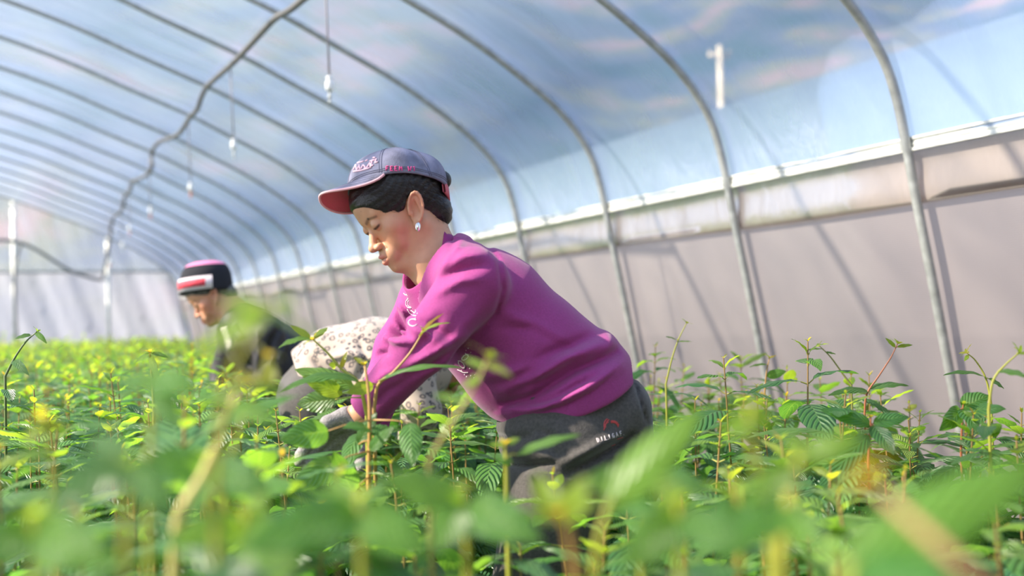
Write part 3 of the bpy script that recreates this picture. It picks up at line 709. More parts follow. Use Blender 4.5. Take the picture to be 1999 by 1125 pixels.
# ---- ribbed stand collar: band between two loops
aN = norm(K(820, 455, .02)-K(868, 535, -.01))
def ring(c, a, rl, rs, up2):
    l = norm(np.array([.34, -.05, .94])-a*(np.array([.34, -.05, .94])@a)); s_ = np.cross(a, l); return [c+l*rl*math.cos(t)+s_*rs*math.sin(t) for t in np.linspace(0, 2*math.pi, 41)[:-1]]
cL = norm((.34, -.32, .88)); cS = norm(np.array([-.53, -.85, -.10])); cS = norm(cS-cL*(cS@cL)); a1 = np.cross(cS, cL); a1 = a1 if a1[0] < 0 else -a1
ri = []; c0 = K(826, 504); c1 = K(850, 537)
for h_, rl, rs in ((1.15, .098, .088), (.85, .089, .083), (.5, .0795, .078), (.2, .072, .0735), (.0, .067, .073), (-.03, .0645, .0705), (.03, .062, .068), (.4, .0635, .066), (.8, .066, .069)):
    ri.append([c0+(c1-c0)*h_+cL*rl*math.cos(t)+cS*rs*math.sin(t) for t in np.linspace(0, 2*math.pi, 41)[:-1]])
V = np.concatenate([c2w(np.array(r)) for r in ri]); n = 40
F = [(i*n+k, i*n+(k+1) % n, (i+1)*n+(k+1) % n, (i+1)*n+k) for i in range(len(ri)-1) for k in range(n)]
mk('collar', V, F, M['collar'], sw)

# ---- trousers
TRF = [([(1110, 925), (1150, 900), (1200, 872), (1235, 850)], -.012, 8), ([(1100, 905), (1150, 880), (1205, 850)], .008, 10), ([(975, 903), (1030, 910), (1080, 905)], -.012, 6), ([(990, 880), (1050, 885), (1090, 900)], .006, 9),
       ([(1150, 790), (1190, 770), (1212, 748)], -.008, 5), ([(1140, 796), (1185, 780), (1216, 752)], .005, 4), ([(1228, 720), (1246, 770), (1262, 825)], -.004, 3), ([(1040, 835), (1075, 850), (1090, 900)], -.004, 6),
       ([(965, 850), (1000, 858), (1040, 850)], -.006, 7), ([(1120, 950), (1180, 930), (1240, 905)], -.009, 8)]
def trousers(p):
    d = ell(p, K(1112, 840, 0), (.146, .135, .175)); d = smin(d, cap(p, K(1180, 790, 0), K(1188, 850, 0), .076, .072, LAT, 1.9), .03)
    d = smin(d, cap(p, K(1100, 775, 0), K(1110, 820, 0), .122, .125, LAT, 1.25), .02)
    for h_, k_, a_ in ((K(1105, 872, .088), kneeN, ankN), (K(1120, 866, -.088), kneeF, ankF)):
        d = smin(d, chain(p, [h_, k_, a_], [.108, .078, .066], .03), .03)
    return folds(p, d, TRF, -D0-.03)
Vt, Ft = sdf_mesh(trousers, K(900, 1640, -.3), K(1300, 690, .33), .0052)
tr = mk('trousers', c2w(Vt), Ft, M['trousers'], woman)
BT = BVHTree.FromPolygons([tuple(v) for v in c2w(Vt)], Ft.tolist())
# pocket welt, emblem and the lettering on the hip
strokes(BT, [[(1136, 800), (1165, 792), (1195, 773), (1214, 750)]], .0022, 'pocket_welt', M['trousers'], tr)
strokes(BT, [circ(1187, 832, 8, 14, 8, math.pi*.95, math.pi*1.45), circ(1190, 833, 8, 13, 8, math.pi*.95, math.pi*1.45), [(1179, 840), (1182, 828), (1188, 824)], circ(1196, 833, 12, 11, 8, math.pi*1.4, math.pi*1.95), circ(1196, 836, 11, 11, 8, math.pi*1.4, math.pi*1.95), [(1192, 823), (1200, 824), (1206, 830)]], .0011, 'emblem', M['thread_red'], tr)
def letters(text, x0, y0, x1, y1, h, w_, sl=.0):
    G = {'D': [[(0, 0), (0, 1), (.6, .85), (.8, .5), (.6, .12), (0, 0)]], 'I': [[(.4, 0), (.4, 1)]], 'L': [[(.1, 1), (.1, 0), (.8, 0)]], 'G': [[(.8, .8), (.5, 1), (.15, .8), (.05, .4), (.3, 0), (.7, .08), (.8, .45), (.5, .45)]],
         'A': [[(0, 0), (.4, 1), (.8, 0)], [(.15, .35), (.65, .35)]], 'F': [[(.1, 0), (.1, 1), (.8, 1)], [(.1, .52), (.6, .52)]], '.': [[(.2, 0), (.3, .06)]], 'E': [[(.8, 0), (.1, 0), (.1, 1), (.8, 1)], [(.1, .5), (.6, .5)]],
         'R': [[(.1, 0), (.1, 1), (.7, .9), (.7, .6), (.1, .5)], [(.3, .5), (.8, 0)]], 'O': [[(.4, 0), (.05, .3), (.05, .7), (.4, 1), (.75, .7), (.75, .3), (.4, 0)]], 'M': [[(.05, 0), (.1, 1), (.4, .4), (.7, 1), (.8, 0)]], 'W': [[(0, 1), (.2, 0), (.4, .7), (.6, 0), (.85, 1)]], '1': [[(.2, .8), (.5, 1), (.5, 0)]], ' ': []}
    d = np.array([x1-x0, y1-y0], float); L = np.linalg.norm(d); d /= L; u = np.array([d[1], -d[0]]); out = []; adv = L/sum(.45 if c == '.' else 1 for c in text); x = 0
    for c in text:
        for poly in G[c]: out.append([tuple(np.array([x0, y0])+d*(x+a*adv*w_)+u*h*b) for a, b in poly])
        x += adv*(.45 if c == '.' else 1)
    return out
strokes(BT, letters('D.I.L.I.G.A.F.', 1167, 864, 1219, 849, 8.5, .8), .0007, 'hip_lettering', M['thread_white'], tr, sub=2)
strokes(BT, [[(1205, 858), (1216, 854)], [(1194, 871), (1201, 868)]], .0006, 'lettering_underline', M['thread_red'], tr)

# ---- glove
def glove(p):
    ax = norm(palmN-wrN).astype(np.float32); d = fingers(p, wrN, palmN, (.5, .7, .85, 1.0), (-.1, -.75, -.6))-.0022
    return smax(d, -((p-(wrN+ax*.022).astype(np.float32))@ax), .004)
Vg, Fg = sdf_mesh(glove, np.minimum(wrN, palmN)-.12, np.maximum(wrN, palmN)+.09, .0028)
mk('glove', c2w(Vg), Fg, M['glove'], woman)
def glove2(p):
    ax = norm(palmF-wrF).astype(np.float32); d = fingers(p, wrF, palmF, (.5, .7, .85, 1.0), (-.1, -.75, -.6))-.0022
    return smax(d, -((p-(wrF+ax*.022).astype(np.float32))@ax), .004)
Vg, Fg = sdf_mesh(glove2, np.minimum(wrF, palmF)-.12, np.maximum(wrF, palmF)+.09, .0028)
mk('glove', c2w(Vg), Fg, M['glove'], woman)

# ---- hair: shell, bun, strands
def hairW(p):
    q = H.loc(p); d = hair_sdf(q, None, 6)
    ax = np.abs(q[:, 0])
    # hairline in the head frame: lies above a curve from the forehead over the temple to behind the ear
    fz = np.interp(q[:, 1], [-70, -30, -18, -8, 0, 8, 16, 22, 28, 46, 57, 68, 78, 90, 105], [-96, -92, -84, -6, 8, 8, 3, -8, -18, -20, -2, 16, 32, 48, 58])
    cut = (fz-q[:, 2])*.75; yy = q[:, 1]+.42*(q[:, 2]+23); cut = np.minimum(cut, np.maximum((yy+7)*.9, (-94-q[:, 2])*.9))
    d = smax(d, cut, 4)
    n = q@np.array([[.10, .02, .01], [.01, .03, .16], [.0, .01, .02]], np.float32)
    d = d-1.2*np.sin(q[:, 2]*.42+q[:, 1]*.12+3*np.sin(q[:, 1]*.05))*np.sin(q[:, 0]*.05+1)
    d = d*.001*H.k
    d = smin(d, sph(p, K(862, 352, -.02), .020), .012)
    return d
Vr, Fr = sdf_mesh(hairW, H.pt(0, 0, 0)-.145, H.pt(0, 0, 0)+.15, .0026)
hr = mk('hair', c2w(Vr), Fr, M['hair'], woman)
BH = BVHTree.FromPolygons([tuple(v) for v in c2w(Vr)], Fr.tolist())
M['strand'] = pmat('hair_strand', (.045, .035, .032), .3)
mb = MB()
for i in range(260):
    y0 = rng.uniform(352, 405); x0 = rng.uniform(700, 850); a = rng.uniform(.2, .9) if x0 > 740 else rng.uniform(.0, .5); L = rng.uniform(25, 60); q = []
    for k in range(6):
        t = k/5; q.append((x0+L*t*math.cos(a), y0+L*t*math.sin(a)*(.6)+6*math.sin(t*2+i)))
    pp = [stick(BH, x, y, .0006+.0012*rng.random()) for x, y in q]; pp = [p for p in pp if p is not None]
    pp = [p for j, p in enumerate(pp) if j == 0 or np.linalg.norm(p-pp[j-1]) < .025]
    if len(pp) > 2: mb.tube(pp, .00028, 3, caps=False)
for i in range(45):                                   # loose wisps at the nape and the hairline
    x0, y0 = (rng.uniform(845, 866), rng.uniform(395, 440)) if i % 3 else (rng.uniform(690, 790), rng.uniform(398, 420))
    dx, dy = rng.uniform(2, 14), rng.uniform(4, 16)
    if not i % 3: dx, dy = rng.uniform(-6, 6), rng.uniform(3, 9)
    b0 = K(x0, y0, .02); b0 = c2w(b0[None])[0]; s0 = stick(BH, x0, y0, .0005); b0 = s0 if s0 is not None else b0
    mb.tube([b0, b0+cR*dx*.0005-cU*dy*.0006, b0+cR*dx*.001-cU*dy*.001-cF*.003], .00025, 3, caps=False)
mb.build('strands', M['strand'], hr)

# ---- cap: panelled crown, curved visor, strap
cl = norm((.30, .33, .89)); cu = norm(np.array([-.02, 1, 0])-cl*(np.array([-.06, 1, 0])@cl)); cf = np.cross(cl, cu); cf = cf if cf[0] < 0 else -cf
cc0 = K(773, 372, .0)
def capp(x, y, z): return cc0+cl*x+cf*y+cu*z
CA, CB, CH = .084, .099, .076
def crown_pt(th, ph, lift=0):            # th 0 = front, ph 0 rim .. pi/2 top
    seam = abs(math.sin(th*3)); bul = 1+.012*seam
    r = math.cos(ph)**.62; z = math.sin(ph)
    wav = .0075*math.sin(5*th+1.0)*math.sin(2*ph)*(1 if math.cos(th) < .55 else .25)
    return capp((CA+wav+lift)*math.sin(th)*r*bul, (CB+wav+lift)*math.cos(th)*r*bul-.004, (CH+lift)*z-.006*max(0, -math.cos(th))*(1-z))
V = []; nth, nph = 84, 22
for j in range(nph+1):
    for i in range(nth): V.append(crown_pt(2*math.pi*i/nth, (math.pi/2)*j/nph))
for j in range(3):                        # turned-in edge
    for i in range(nth): V.append(crown_pt(2*math.pi*i/nth, .0+.05*j, -.0035))
F = [(j*nth+i, j*nth+(i+1) % nth, (j+1)*nth+(i+1) % nth, (j+1)*nth+i) for j in range(nph) for i in range(nth)]
o0 = (nph+1)*nth; F += [(i, o0+i, o0+(i+1) % nth, (i+1) % nth) for i in range(nth)]
F += [(o0+j*nth+i, o0+(j+1)*nth+i, o0+(j+1)*nth+(i+1) % nth, o0+j*nth+(i+1) % nth) for j in range(2) for i in range(nth)]
capo = mk('cap', c2w(np.array(V)), F, M['cap'], woman)
Vcap = c2w(np.array(V)); BC = BVHTree.FromPolygons([tuple(v) for v in Vcap], F)
mb = MB()
for k in range(6):
    th = math.pi/3*k+0.0
    for s in (-.028, .028):
        mb.tube([c2w(crown_pt(th+s/math.cos(max(.0, p_)*.96)*.9, p_, .0006)[None])[0] for p_ in np.linspace(.03, 1.35, 14)], .0006, 4)
for ph in (.10, .15): mb.tube([c2w(crown_pt(t, ph, .0006)[None])[0] for t in np.linspace(0, 2*math.pi, 60)], .0005, 4)
mb.build('seam_stitching', M['cap_seam'], capo)
mb = MB()
p0 = c2w(capp(0, -.004, CH-.001)[None])[0]; cuw = c2w((cc0+cu)[None])[0]-c2w(cc0[None])[0]
for k in range(4): mb.tube([p0+cuw*.0025*k, p0+cuw*.0025*(k+.9)], [.008-.0012*k, .0075-.0016*k], 12)
mb.build('button', M['cap'], capo)
def visor(u, v, lift=0):                  # u -1..1 across, v 0..1 outwards
    th = u*1.12; rim = np.array([math.sin(th)*CA*1.005, math.cos(th)*CB-.004])
    ex = (1-abs(u)**2.6)**.8; ext = .057*ex
    x = rim[0]; y = rim[1]+ext*v
    z = .003-.012*v*ex-.034*(abs(u)**1.6)*v*ex**.8-.004*v*v
    return capp(x, y, z+lift)
nu, nv = 40, 12; V = []
for lay in (0, 1, 2):
    pass
top_, bot_ = [], []
for j in range(nv+1):
    for i in range(nu+1):
        u = -1+2*i/nu; v = j/nv; top_.append(visor(u, v, .0016)); bot_.append(visor(u, v, -.0016))
Fv = [(j*(nu+1)+i, j*(nu+1)+i+1, (j+1)*(nu+1)+i+1, (j+1)*(nu+1)+i) for j in range(nv) for i in range(nu)]
vis = mk('visor', c2w(np.array(top_)), Fv, M['cap'], capo)
mk('visor_underside', c2w(np.array(bot_)), [f[::-1] for f in Fv], M['cap_pink'], vis)
mb = MB(); mb.tube([c2w(visor(u, 1.0)[None])[0] for u in np.linspace(-1, 1, 60)], .0025, 8)
M['cap_edge'] = pmat('pale_pink_edge', (.75, .42, .45), .8); mb.build('visor_edge', M['cap_edge'], vis)
mb = MB()
for k in (.25, .5, .75): mb.tube([c2w(visor(u, k, .0019)[None])[0] for u in np.linspace(-.9, .9, 50)], .0004, 4)
mb.build('visor_stitching', M['cap_seam'], vis)
strokes(BC, [s_ for s_ in [[(690, 332), (694, 322), (697, 333), (701, 322), (703, 332)], [(705, 330), (709, 322), (713, 326), (710, 331), (718, 326)], [(716, 328), (722, 318), (724, 328)], [(727, 312), (724, 325), (729, 322)], [(722, 315), (733, 312)], [(735, 310), (732, 318), (738, 316)],
                            [(698, 318), (710, 315)], [(713, 315), (718, 312)], [(690, 335), (705, 333), (722, 328)], [(728, 308), (733, 308)]]], .0019, 'front_embroidery', M['thread_lpink'], capo, sub=3)
strokes(BC, letters('FEEM W1', 753, 333, 814, 334, 8.5, .82), .0010, 'side_embroidery', M['thread_pink'], capo, sub=3)
strp = []
for t in np.linspace(math.pi-.62, math.pi+.62, 16):
    sg = (t-math.pi)/.62; strp.append(capp((CA-.006)*math.sin(t), (CB+.001)*math.cos(t)-.004, -.016+.006*sg*sg))
V = []
for p in strp:
    for a_, b_2 in ((-.014, 0), (-.012, -.003), (.012, -.003), (.014, 0), (.012, .003), (-.012, .003)): V.append(p+cu*a_+cf*-b_2)
F = [(i*6+k, i*6+(k+1) % 6, (i+1)*6+(k+1) % 6, (i+1)*6+k) for i in range(15) for k in range(6)]
mk('cap_strap', c2w(np.array(V)), F, M['cap_pink'], capo)
mb = MB(); e0 = H.pt(77, 6, -42); e0 = c2w(e0[None])[0]; e0 = stick(BVHTree.FromPolygons([tuple(v) for v in c2w(Vh)], Fh.tolist()), 816, 438, .004)
if e0 is None: e0 = c2w(K(816, 438, .07)[None])[0]
mb.tube([e0+cR*.0035*math.sin(t)-cU*.0075*math.cos(t)*-1-cU*.005 for t in np.linspace(0, 2*math.pi, 18)], .0019, 7)
mb.tube([e0+cU*.003-cU*.0, e0-cU*.012], .0028, 7)
mb.build('earring', M['silver'], woman)

# ================================================================== THE TWO WORKERS BEHIND
# ---- older worker in the black jacket, far left
D0 = 4.5
foot = c2w(K(560, 1000, 0)[None])[0]; foot[2] = 0
old = empty('person', foot, 'older worker in black jacket and embroidered black hat, stooping at the left', 'person')
ou = norm((-.62, .76, .10)); ol = norm((.30, .16, .93)); of = np.cross(ol, ou); of = of if of[0] < 0 else -of
G = Head(K(413, 572, 0), of, ou, .98)
if G.l[2] < 0: G.l = -G.l; G.A[0] = G.l
oshN, oelN, owrN = K(522, 655, .17), K(528, 738, .20), K(455, 800, .15)
oshF, oelF, owrF = K(455, 655, -.15), K(436, 730, -.17), K(415, 800, -.1)
okN, okF, oaN, oaF = K(585, 905, .12), K(600, 905, -.12), K(640, 1060, .12), K(650, 1060, -.12)
def oldbody(p):
    d = head_sdf(G.loc(p))*.001*G.k
    n = chain(p, [G.pt(0, -20, -50), K(452, 610), K(478, 645)], [.05, .055, .07], .03)
    n = smin(n, chain(p, [K(478, 645), K(545, 705), K(610, 775)], [.08, .11, .13], .03), .04)
    for a, b, c in ((oshN, oelN, owrN), (oshF, oelF, owrF)): n = smin(n, chain(p, [a, b, c], [.045, .038, .025], .02), .02)
    for a, b, c in ((K(605, 780, .09), okN, oaN), (K(615, 780, -.09), okF, oaF)): n = smin(n, chain(p, [a, b, c], [.08, .055, .04], .02), .02)
    return smin(d, n, .02)
Vo, Fo = sdf_mesh(oldbody, K(350, 1090, -.35), K(720, 505, .35), .0052)
oc = skin_colors(G.loc(Vo), (.60, .30, .18), 1.2); mk('body', c2w(Vo), Fo, M['skin'], old, col=oc)
def hand(parent, w0, p0, sd, h=.004):
    w0 = np.array(w0); p0 = np.array(p0)
    V, F = sdf_mesh(lambda p: fingers(p, w0, p0, (.5, .7, .85, 1.0), sd), np.minimum(w0, p0)-.12, np.maximum(w0, p0)+.1, h); mk('hand', c2w(V), F, M['glove'], parent)
hand(old, owrN, owrN+norm(owrN-oelN)*.08, (-.1, -.7, -.6)); hand(old, owrF, owrF+norm(owrF-oelF)*.08, (-.1, -.7, -.6))
OF = [([(545, 640), (530, 665), (520, 700)], -.012, 5), ([(500, 650), (505, 690), (500, 720)], .012, 5), ([(470, 680), (478, 700), (490, 715)], -.010, 4), ([(560, 670), (545, 700), (548, 730)], .010, 5), ([(535, 690), (525, 715), (530, 735)], .010, 4)]
def jacket(p):
    d = chain(p, [K(466, 634), K(496, 664), K(548, 706), K(600, 765)], [.085, .118, .135, .150], .04, norm((.3, 0, .95)), 1.3)
    d = smin(d, cap(p, K(490, 655, .1), oshN, .09, .062), .03); d = smin(d, cap(p, K(475, 655, -.05), oshF, .07, .058), .03)
    d = smin(d, chain(p, [oshN, oelN, owrN], [.064, .056, .042], .02), .02); d = smin(d, chain(p, [oshF, oelF, owrF], [.058, .052, .04], .02), .02)
    ax = norm(K(600, 765)-K(548, 706)).astype(np.float32); d = smax(d, (p-K(608, 775).astype(np.float32))@ax, .01)
    d = smax(d, -chain(p, [K(425, 600), K(458, 622), K(472, 640)], [.075, .060, .045], .01), .008)
    return folds(p, d, OF, -D0-.1)
Vj, Fj = sdf_mesh(jacket, K(390, 830, -.35), K(660, 570, .37), .008)
jk = mk('jacket', c2w(Vj), Fj, M['jacket'], old)
BJ = BVHTree.FromPolygons([tuple(v) for v in c2w(Vj)], Fj.tolist())
def band(bv, poly, wdt, name, mat, parent, lift=.006):          # cloth strip lying on a garment
    V = []; 
    for i, (x, y) in enumerate(poly):
        a = np.array(poly[max(i-1, 0)], float); b = np.array(poly[min(i+1, len(poly)-1)], float); t = (b-a)/np.linalg.norm(b-a); n_ = np.array([-t[1], t[0]])
        for s_ in (-1, -.33, .33, 1):
            q = stick(bv, x+n_[0]*wdt*s_, y+n_[1]*wdt*s_, lift)
            V.append(q if q is not None else (V[-1] if V else CAM))
    F = [(i*4+k, i*4+k+1, i*4+k+5, i*4+k+4) for i in range(len(poly)-1) for k in range(3)]
    o = mk(name, V, F, mat, parent); md = o.modifiers.new('thick', 'SOLIDIFY'); md.thickness = .006; return o
band(BJ, [(437, 640), (441, 655), (446, 672), (449, 684)], 6, 'shirt_front', M['inner'], jk)
band(BJ, [(455, 640), (466, 655), (470, 662)], 9, 'lapel', M['jacket'], jk)
def otr(p):
    d = cap(p, K(600, 765), K(620, 795), .13, .13, norm((.3, 0, .95)), 1.25)
    for a, b, c in ((K(605, 785, .09), okN, oaN), (K(615, 785, -.09), okF, oaF)): d = smin(d, chain(p, [a, b, c], [.11, .08, .065], .02), .02)
    return d
Vq, Fq = sdf_mesh(otr, K(520, 1100, -.33), K(720, 700, .36), .012); mk('trousers', c2w(Vq), Fq, M['trousers'], old)
def ohair(p):
    q = G.loc(p); d = hair_sdf(q, None, 3)
    fz = np.interp(q[:, 1], [-70, -30, -8, 8, 18, 28, 50, 68, 90, 105], [-80, -80, -70, -10, -4, -18, 0, 30, 46, 52]); return smax(d, (fz-q[:, 2])*.75, 4)*.001*G.k
Vr, Fr = sdf_mesh(ohair, G.pt(0, 0, 0)-.15, G.pt(0, 0, 0)+.15, .005)
M['grey_hair'] = pmat('greying_hair', (.10, .09, .085), .5, noise=60, noise_amt=.8); mk('hair', c2w(Vr), Fr, M['grey_hair'], old)
# brimless hat: tall drum with an embroidered band
xh = norm((.30, .10, .94)); uh = norm(np.array([-.12, 1, -.05])-xh*(np.array([-.12, 1, -.05])@xh)); fh = np.cross(xh, uh); fh = fh if fh[0] < 0 else -fh
hc0 = K(403, 566, 0)
def hatp(t, z, r): return hc0+xh*(.092*r*math.sin(t))+fh*(.104*r*math.cos(t)-z*.06)+uh*z
ns = 40
def drum(rows):
    V = [hatp(2*math.pi*i/ns, z, r) for z, r in rows for i in range(ns)]
    return c2w(np.array(V)), [(j*ns+i, j*ns+(i+1) % ns, (j+1)*ns+(i+1) % ns, (j+1)*ns+i) for j in range(len(rows)-1) for i in range(ns)]
V, F = drum([(-.012, .97), (-.012, 1.0), (.0, 1.01), (.03, .99), (.06, .95), (.085, .86), (.098, .72), (.104, .5), (.104, .0)])
ht = mk('hat', V, F, M['hat_black'], old)
V, F = drum([(.0, 1.02), (.0, 1.05), (.042, 1.03), (.042, .99)])
keep = [f for f in F if (lambda c: True)(0)]
def partband(z0, z1, r0, r1, t0, t1, n=24):
    V = [hatp(t, z, r) for z, r in ((z0, r0-.02), (z0, r0), (z1, r1), (z1, r1-.02)) for t in np.linspace(t0, t1, n)]
    return c2w(np.array(V)), [(j*n+i, j*n+i+1, (j+1)*n+i+1, (j+1)*n+i) for j in range(3) for i in range(n-1)]
V, F = partband(-.004, .048, 1.045, 1.03, -1.6, 1.75); bd = mk('hat_band', V, F, M['hat_band'], ht)
V, F = partband(.008, .038, 1.06, 1.045, -1.2, 1.5); mk('band_embroidery', V, F, M['hat_red'], bd)
V, F = drum([(.094, .80), (.105, .66), (.112, .45), (.114, 0)]); V = V+0; pk = mk('pink_crown', V, F, M['hat_pink'], ht)

# ---- stooping worker in the spotted cream coat, behind the magenta arm
D0 = 3.35
foot = c2w(K(600, 1300, 0)[None])[0]; foot[2] = 0
third = empty('person', foot, 'stooping worker in spotted cream coat, mostly hidden behind the magenta sweater', 'person')
tf = norm((.75, -.62, -.15)); tu = norm((.62, .75, -.1)); T = Head(K(868, 690, -.05), tf, tu, .97)
tshN, telN, twrN = K(800, 705, .12), K(822, 800, .14), K(800, 880, .10)
tshF, telF, twrF = K(830, 705, -.2), K(850, 790, -.22), K(830, 880, -.15)
tk = [(K(618, 790, .09), K(625, 1010, .1), K(585, 1250, .1)), (K(625, 790, -.09), K(640, 1010, -.1), K(600, 1250, -.1))]
def tbody(p):
    d = head_sdf(T.loc(p))*.001*T.k
    n = chain(p, [T.pt(0, -20, -50), K(835, 705, -.03), K(800, 715, -.03), K(700, 720), K(640, 750)], [.05, .055, .085, .09, .085], .03)
    for a, b, c in ((tshN, telN, twrN), (tshF, telF, twrF)): n = smin(n, chain(p, [a, b, c], [.045, .038, .025], .02), .02)
    for a, b, c in tk: n = smin(n, chain(p, [a, b, c], [.065, .055, .04], .02), .02)
    return smin(d, n, .02)
V, F = sdf_mesh(tbody, K(500, 1290, -.35), K(990, 580, .3), .007); mk('body', c2w(V), F, M['skin'], third, col=skin_colors(T.loc(V), SK))
V, F = sdf_mesh(lambda p: (lambda q: smax(hair_sdf(q, None, 7), (np.interp(q[:, 1], [-70, -8, 8, 28, 60, 90], [-90, -80, -20, -10, 10, 45])-q[:, 2])*.75, 4)*.001)(T.loc(p)), T.pt(0, 0, 0)-.15, T.pt(0, 0, 0)+.15, .005); mk('hair', c2w(V), F, M['hair'], third)
hand(third, twrN, twrN+norm(twrN-telN)*.08, (-.1, -.7, -.6)); hand(third, twrF, twrF+norm(twrF-telF)*.08, (-.1, -.7, -.6))
# cream coat with dark ring print
m_, nt, out = newmat('spotted_coat'); M['coat'] = m_; L = nt.links.new
t = N(nt, 'TexCoord'); nz = N(nt, 'TexNoise'); nz.inputs['Scale'].default_value = 16; L(t.outputs['Object'], nz.inputs['Vector'])
sc_ = N(nt, 'VectorMath', operation='SCALE'); L(nz.outputs['Color'], sc_.inputs[0]); sc_.inputs['Scale'].default_value = .035
ad = N(nt, 'VectorMath', operation='ADD'); L(t.outputs['Object'], ad.inputs[0]); L(sc_.outputs[0], ad.inputs[1])
vo = N(nt, 'TexVoronoi'); vo.inputs['Scale'].default_value = 46; L(ad.outputs[0], vo.inputs['Vector'])
cr = N(nt, 'ValToRGB'); e = cr.color_ramp.elements; e[0].position = .20; e[0].color = (.34, .26, .21, 1); e[1].position = .27; e[1].color = (.05, .04, .05, 1)
q = e.new(.38); q.color = (.06, .05, .06, 1); q = e.new(.44); q.color = (.42, .33, .275, 1)
L(vo.outputs['Distance'], cr.inputs[0]); b = N(nt, 'BsdfPrincipled'); b.inputs['Roughness'].default_value = .9; b.inputs['Sheen Weight'].default_value = .4
n2 = N(nt, 'TexNoise'); n2.inputs['Scale'].default_value = 9; L(t.outputs['Object'], n2.inputs['Vector']); mr = N(nt, 'MapRange'); mr.inputs[1].default_value = .34; mr.inputs[2].default_value = .46; L(n2.outputs['Fac'], mr.inputs[0])
mx = N(nt, 'MixRGB'); L(mr.outputs[0], mx.inputs[0]); mx.inputs[1].default_value = (.42, .33, .275, 1); L(cr.outputs[0], mx.inputs[2]); L(mx.outputs[0], b.inputs['Base Color']); L(b.outputs[0], out.inputs[0])
TF = [([(640, 700), (680, 690), (730, 700)], .008, 8), ([(610, 700), (640, 730), (690, 745)], -.012, 7), ([(700, 660), (715, 700), (700, 740)], -.008, 7)]
def coat(p):
    d = chain(p, [K(614, 741), K(660, 722), K(735, 715), K(800, 715, -.02), K(835, 708, -.04)], [.108, .125, .140, .125, .085], .03, norm((-.15, 0, .98)), 1.3)
    d = smin(d, cap(p, K(790, 712, .05), tshN, .08, .062), .03); d = smin(d, cap(p, K(820, 712, -.1), tshF, .07, .058), .03)
    d = smin(d, chain(p, [tshN, telN, twrN], [.064, .055, .045], .02), .02); d = smin(d, chain(p, [tshF, telF, twrF], [.06, .052, .04], .02), .02)
    ax = norm(K(560, 745)-K(660, 722)).astype(np.float32); d = smax(d, (p-K(588, 742).astype(np.float32))@norm((-.80, -.30, .15)).astype(np.float32), .008)
    return folds(p, d, TF, -D0-.05)
V, F = sdf_mesh(coat, K(540, 950, -.35), K(930, 590, .3), .0062); mk('coat', c2w(V), F, M['coat'], third)
def ttr(p):
    d = cap(p, K(634, 738), K(612, 772), .095, .105, norm((-.15, 0, .98)), 1.25)
    for a, b, c in tk: d = smin(d, chain(p, [a, b, c], [.108, .08, .062], .02), .02)
    return d
V, F = sdf_mesh(ttr, K(500, 1300, -.33), K(740, 650, .3), .010); mk('trousers', c2w(V), F, M['trousers'], third)

# ================================================================== SEEDLINGS
OLD, MID, NEW, TIP = np.array((.040, .125, .060)), np.array((.085, .225, .050)), np.array((.24, .37, .05)), np.array((.40, .28, .06))
def leafgrid(nl, nw):
    t = np.linspace(0, 1, nl+1); s = np.linspace(-1, 1, nw+1); T, S = np.meshgrid(t, s, indexing='ij')
    F = [(i*(nw+1)+j, (i+1)*(nw+1)+j, (i+1)*(nw+1)+j+1, i*(nw+1)+j+1) for i in range(nl) for j in range(nw)]
    return T.ravel(), S.ravel(), F
LG = {k: leafgrid(*k) for k in ((4, 2), (8, 4), (16, 6))}
def leaf(base, dr, up, L, W, droop=.6, fold=.25, res=(8, 4), twist=0, wave=.05):
    """ovate pointed leaf, arching along its length; dr points outwards, up is the face normal at the base"""
    T, S, F = LG[res]; dr = norm(dr); up = norm(np.array(up)-dr*(np.array(up)@dr)); sd = np.cross(up, dr)
    tt = np.linspace(0, 1, 25); th = -droop*(tt-.0); cx = np.concatenate([[0], np.cumsum(np.cos(th[:-1])/24)]); cz = np.concatenate([[0], np.cumsum(np.sin(th[:-1])/24)])
    X = np.interp(T, tt, cx)*L; Z = np.interp(T, tt, cz)*L; TH = np.interp(T, tt, th)
    wd = (T+.004)**.62*(1-T+.002)**.85*1.92*W*.5*(1-.25*T)
    ph = rng.uniform(0, 6.28)
    fz = np.abs(S)*wd*math.sin(fold)+wave*W*np.sin(T*17+ph+S*1.5)*np.abs(S)**2*np.sqrt(np.maximum(0, T*(1-T)))*1.2-(.10*W*np.sin(T*math.pi)*S*S)
    Y = S*wd*math.cos(fold); ct, st = np.cos(TH), np.sin(TH)
    Xn = X-st*fz; Zn = Z+ct*fz
    if twist: a = twist*T; Y, Zn = Y*np.cos(a)-(Zn-Z)*np.sin(a), Z+(Zn-Z)*np.cos(a)+Y*np.sin(a)
    V = np.array(base)+np.outer(Xn, dr)+np.outer(Y, sd)+np.outer(Zn, up)
    return V, F, np.stack([S*.5+.5, T], 1)
def leafcol(age): # 0 old .. 1 new
    c = OLD*(1-age)*1.0+MID*age if age < .5 else None
    if age < .45: c = OLD+(MID-OLD)*(age/.45)
    elif age < .85: c = MID+(NEW-MID)*((age-.45)/.4)
    else: c = NEW+(TIP-NEW)*((age-.85)/.15)
    return c*rng.uniform(.85, 1.18)
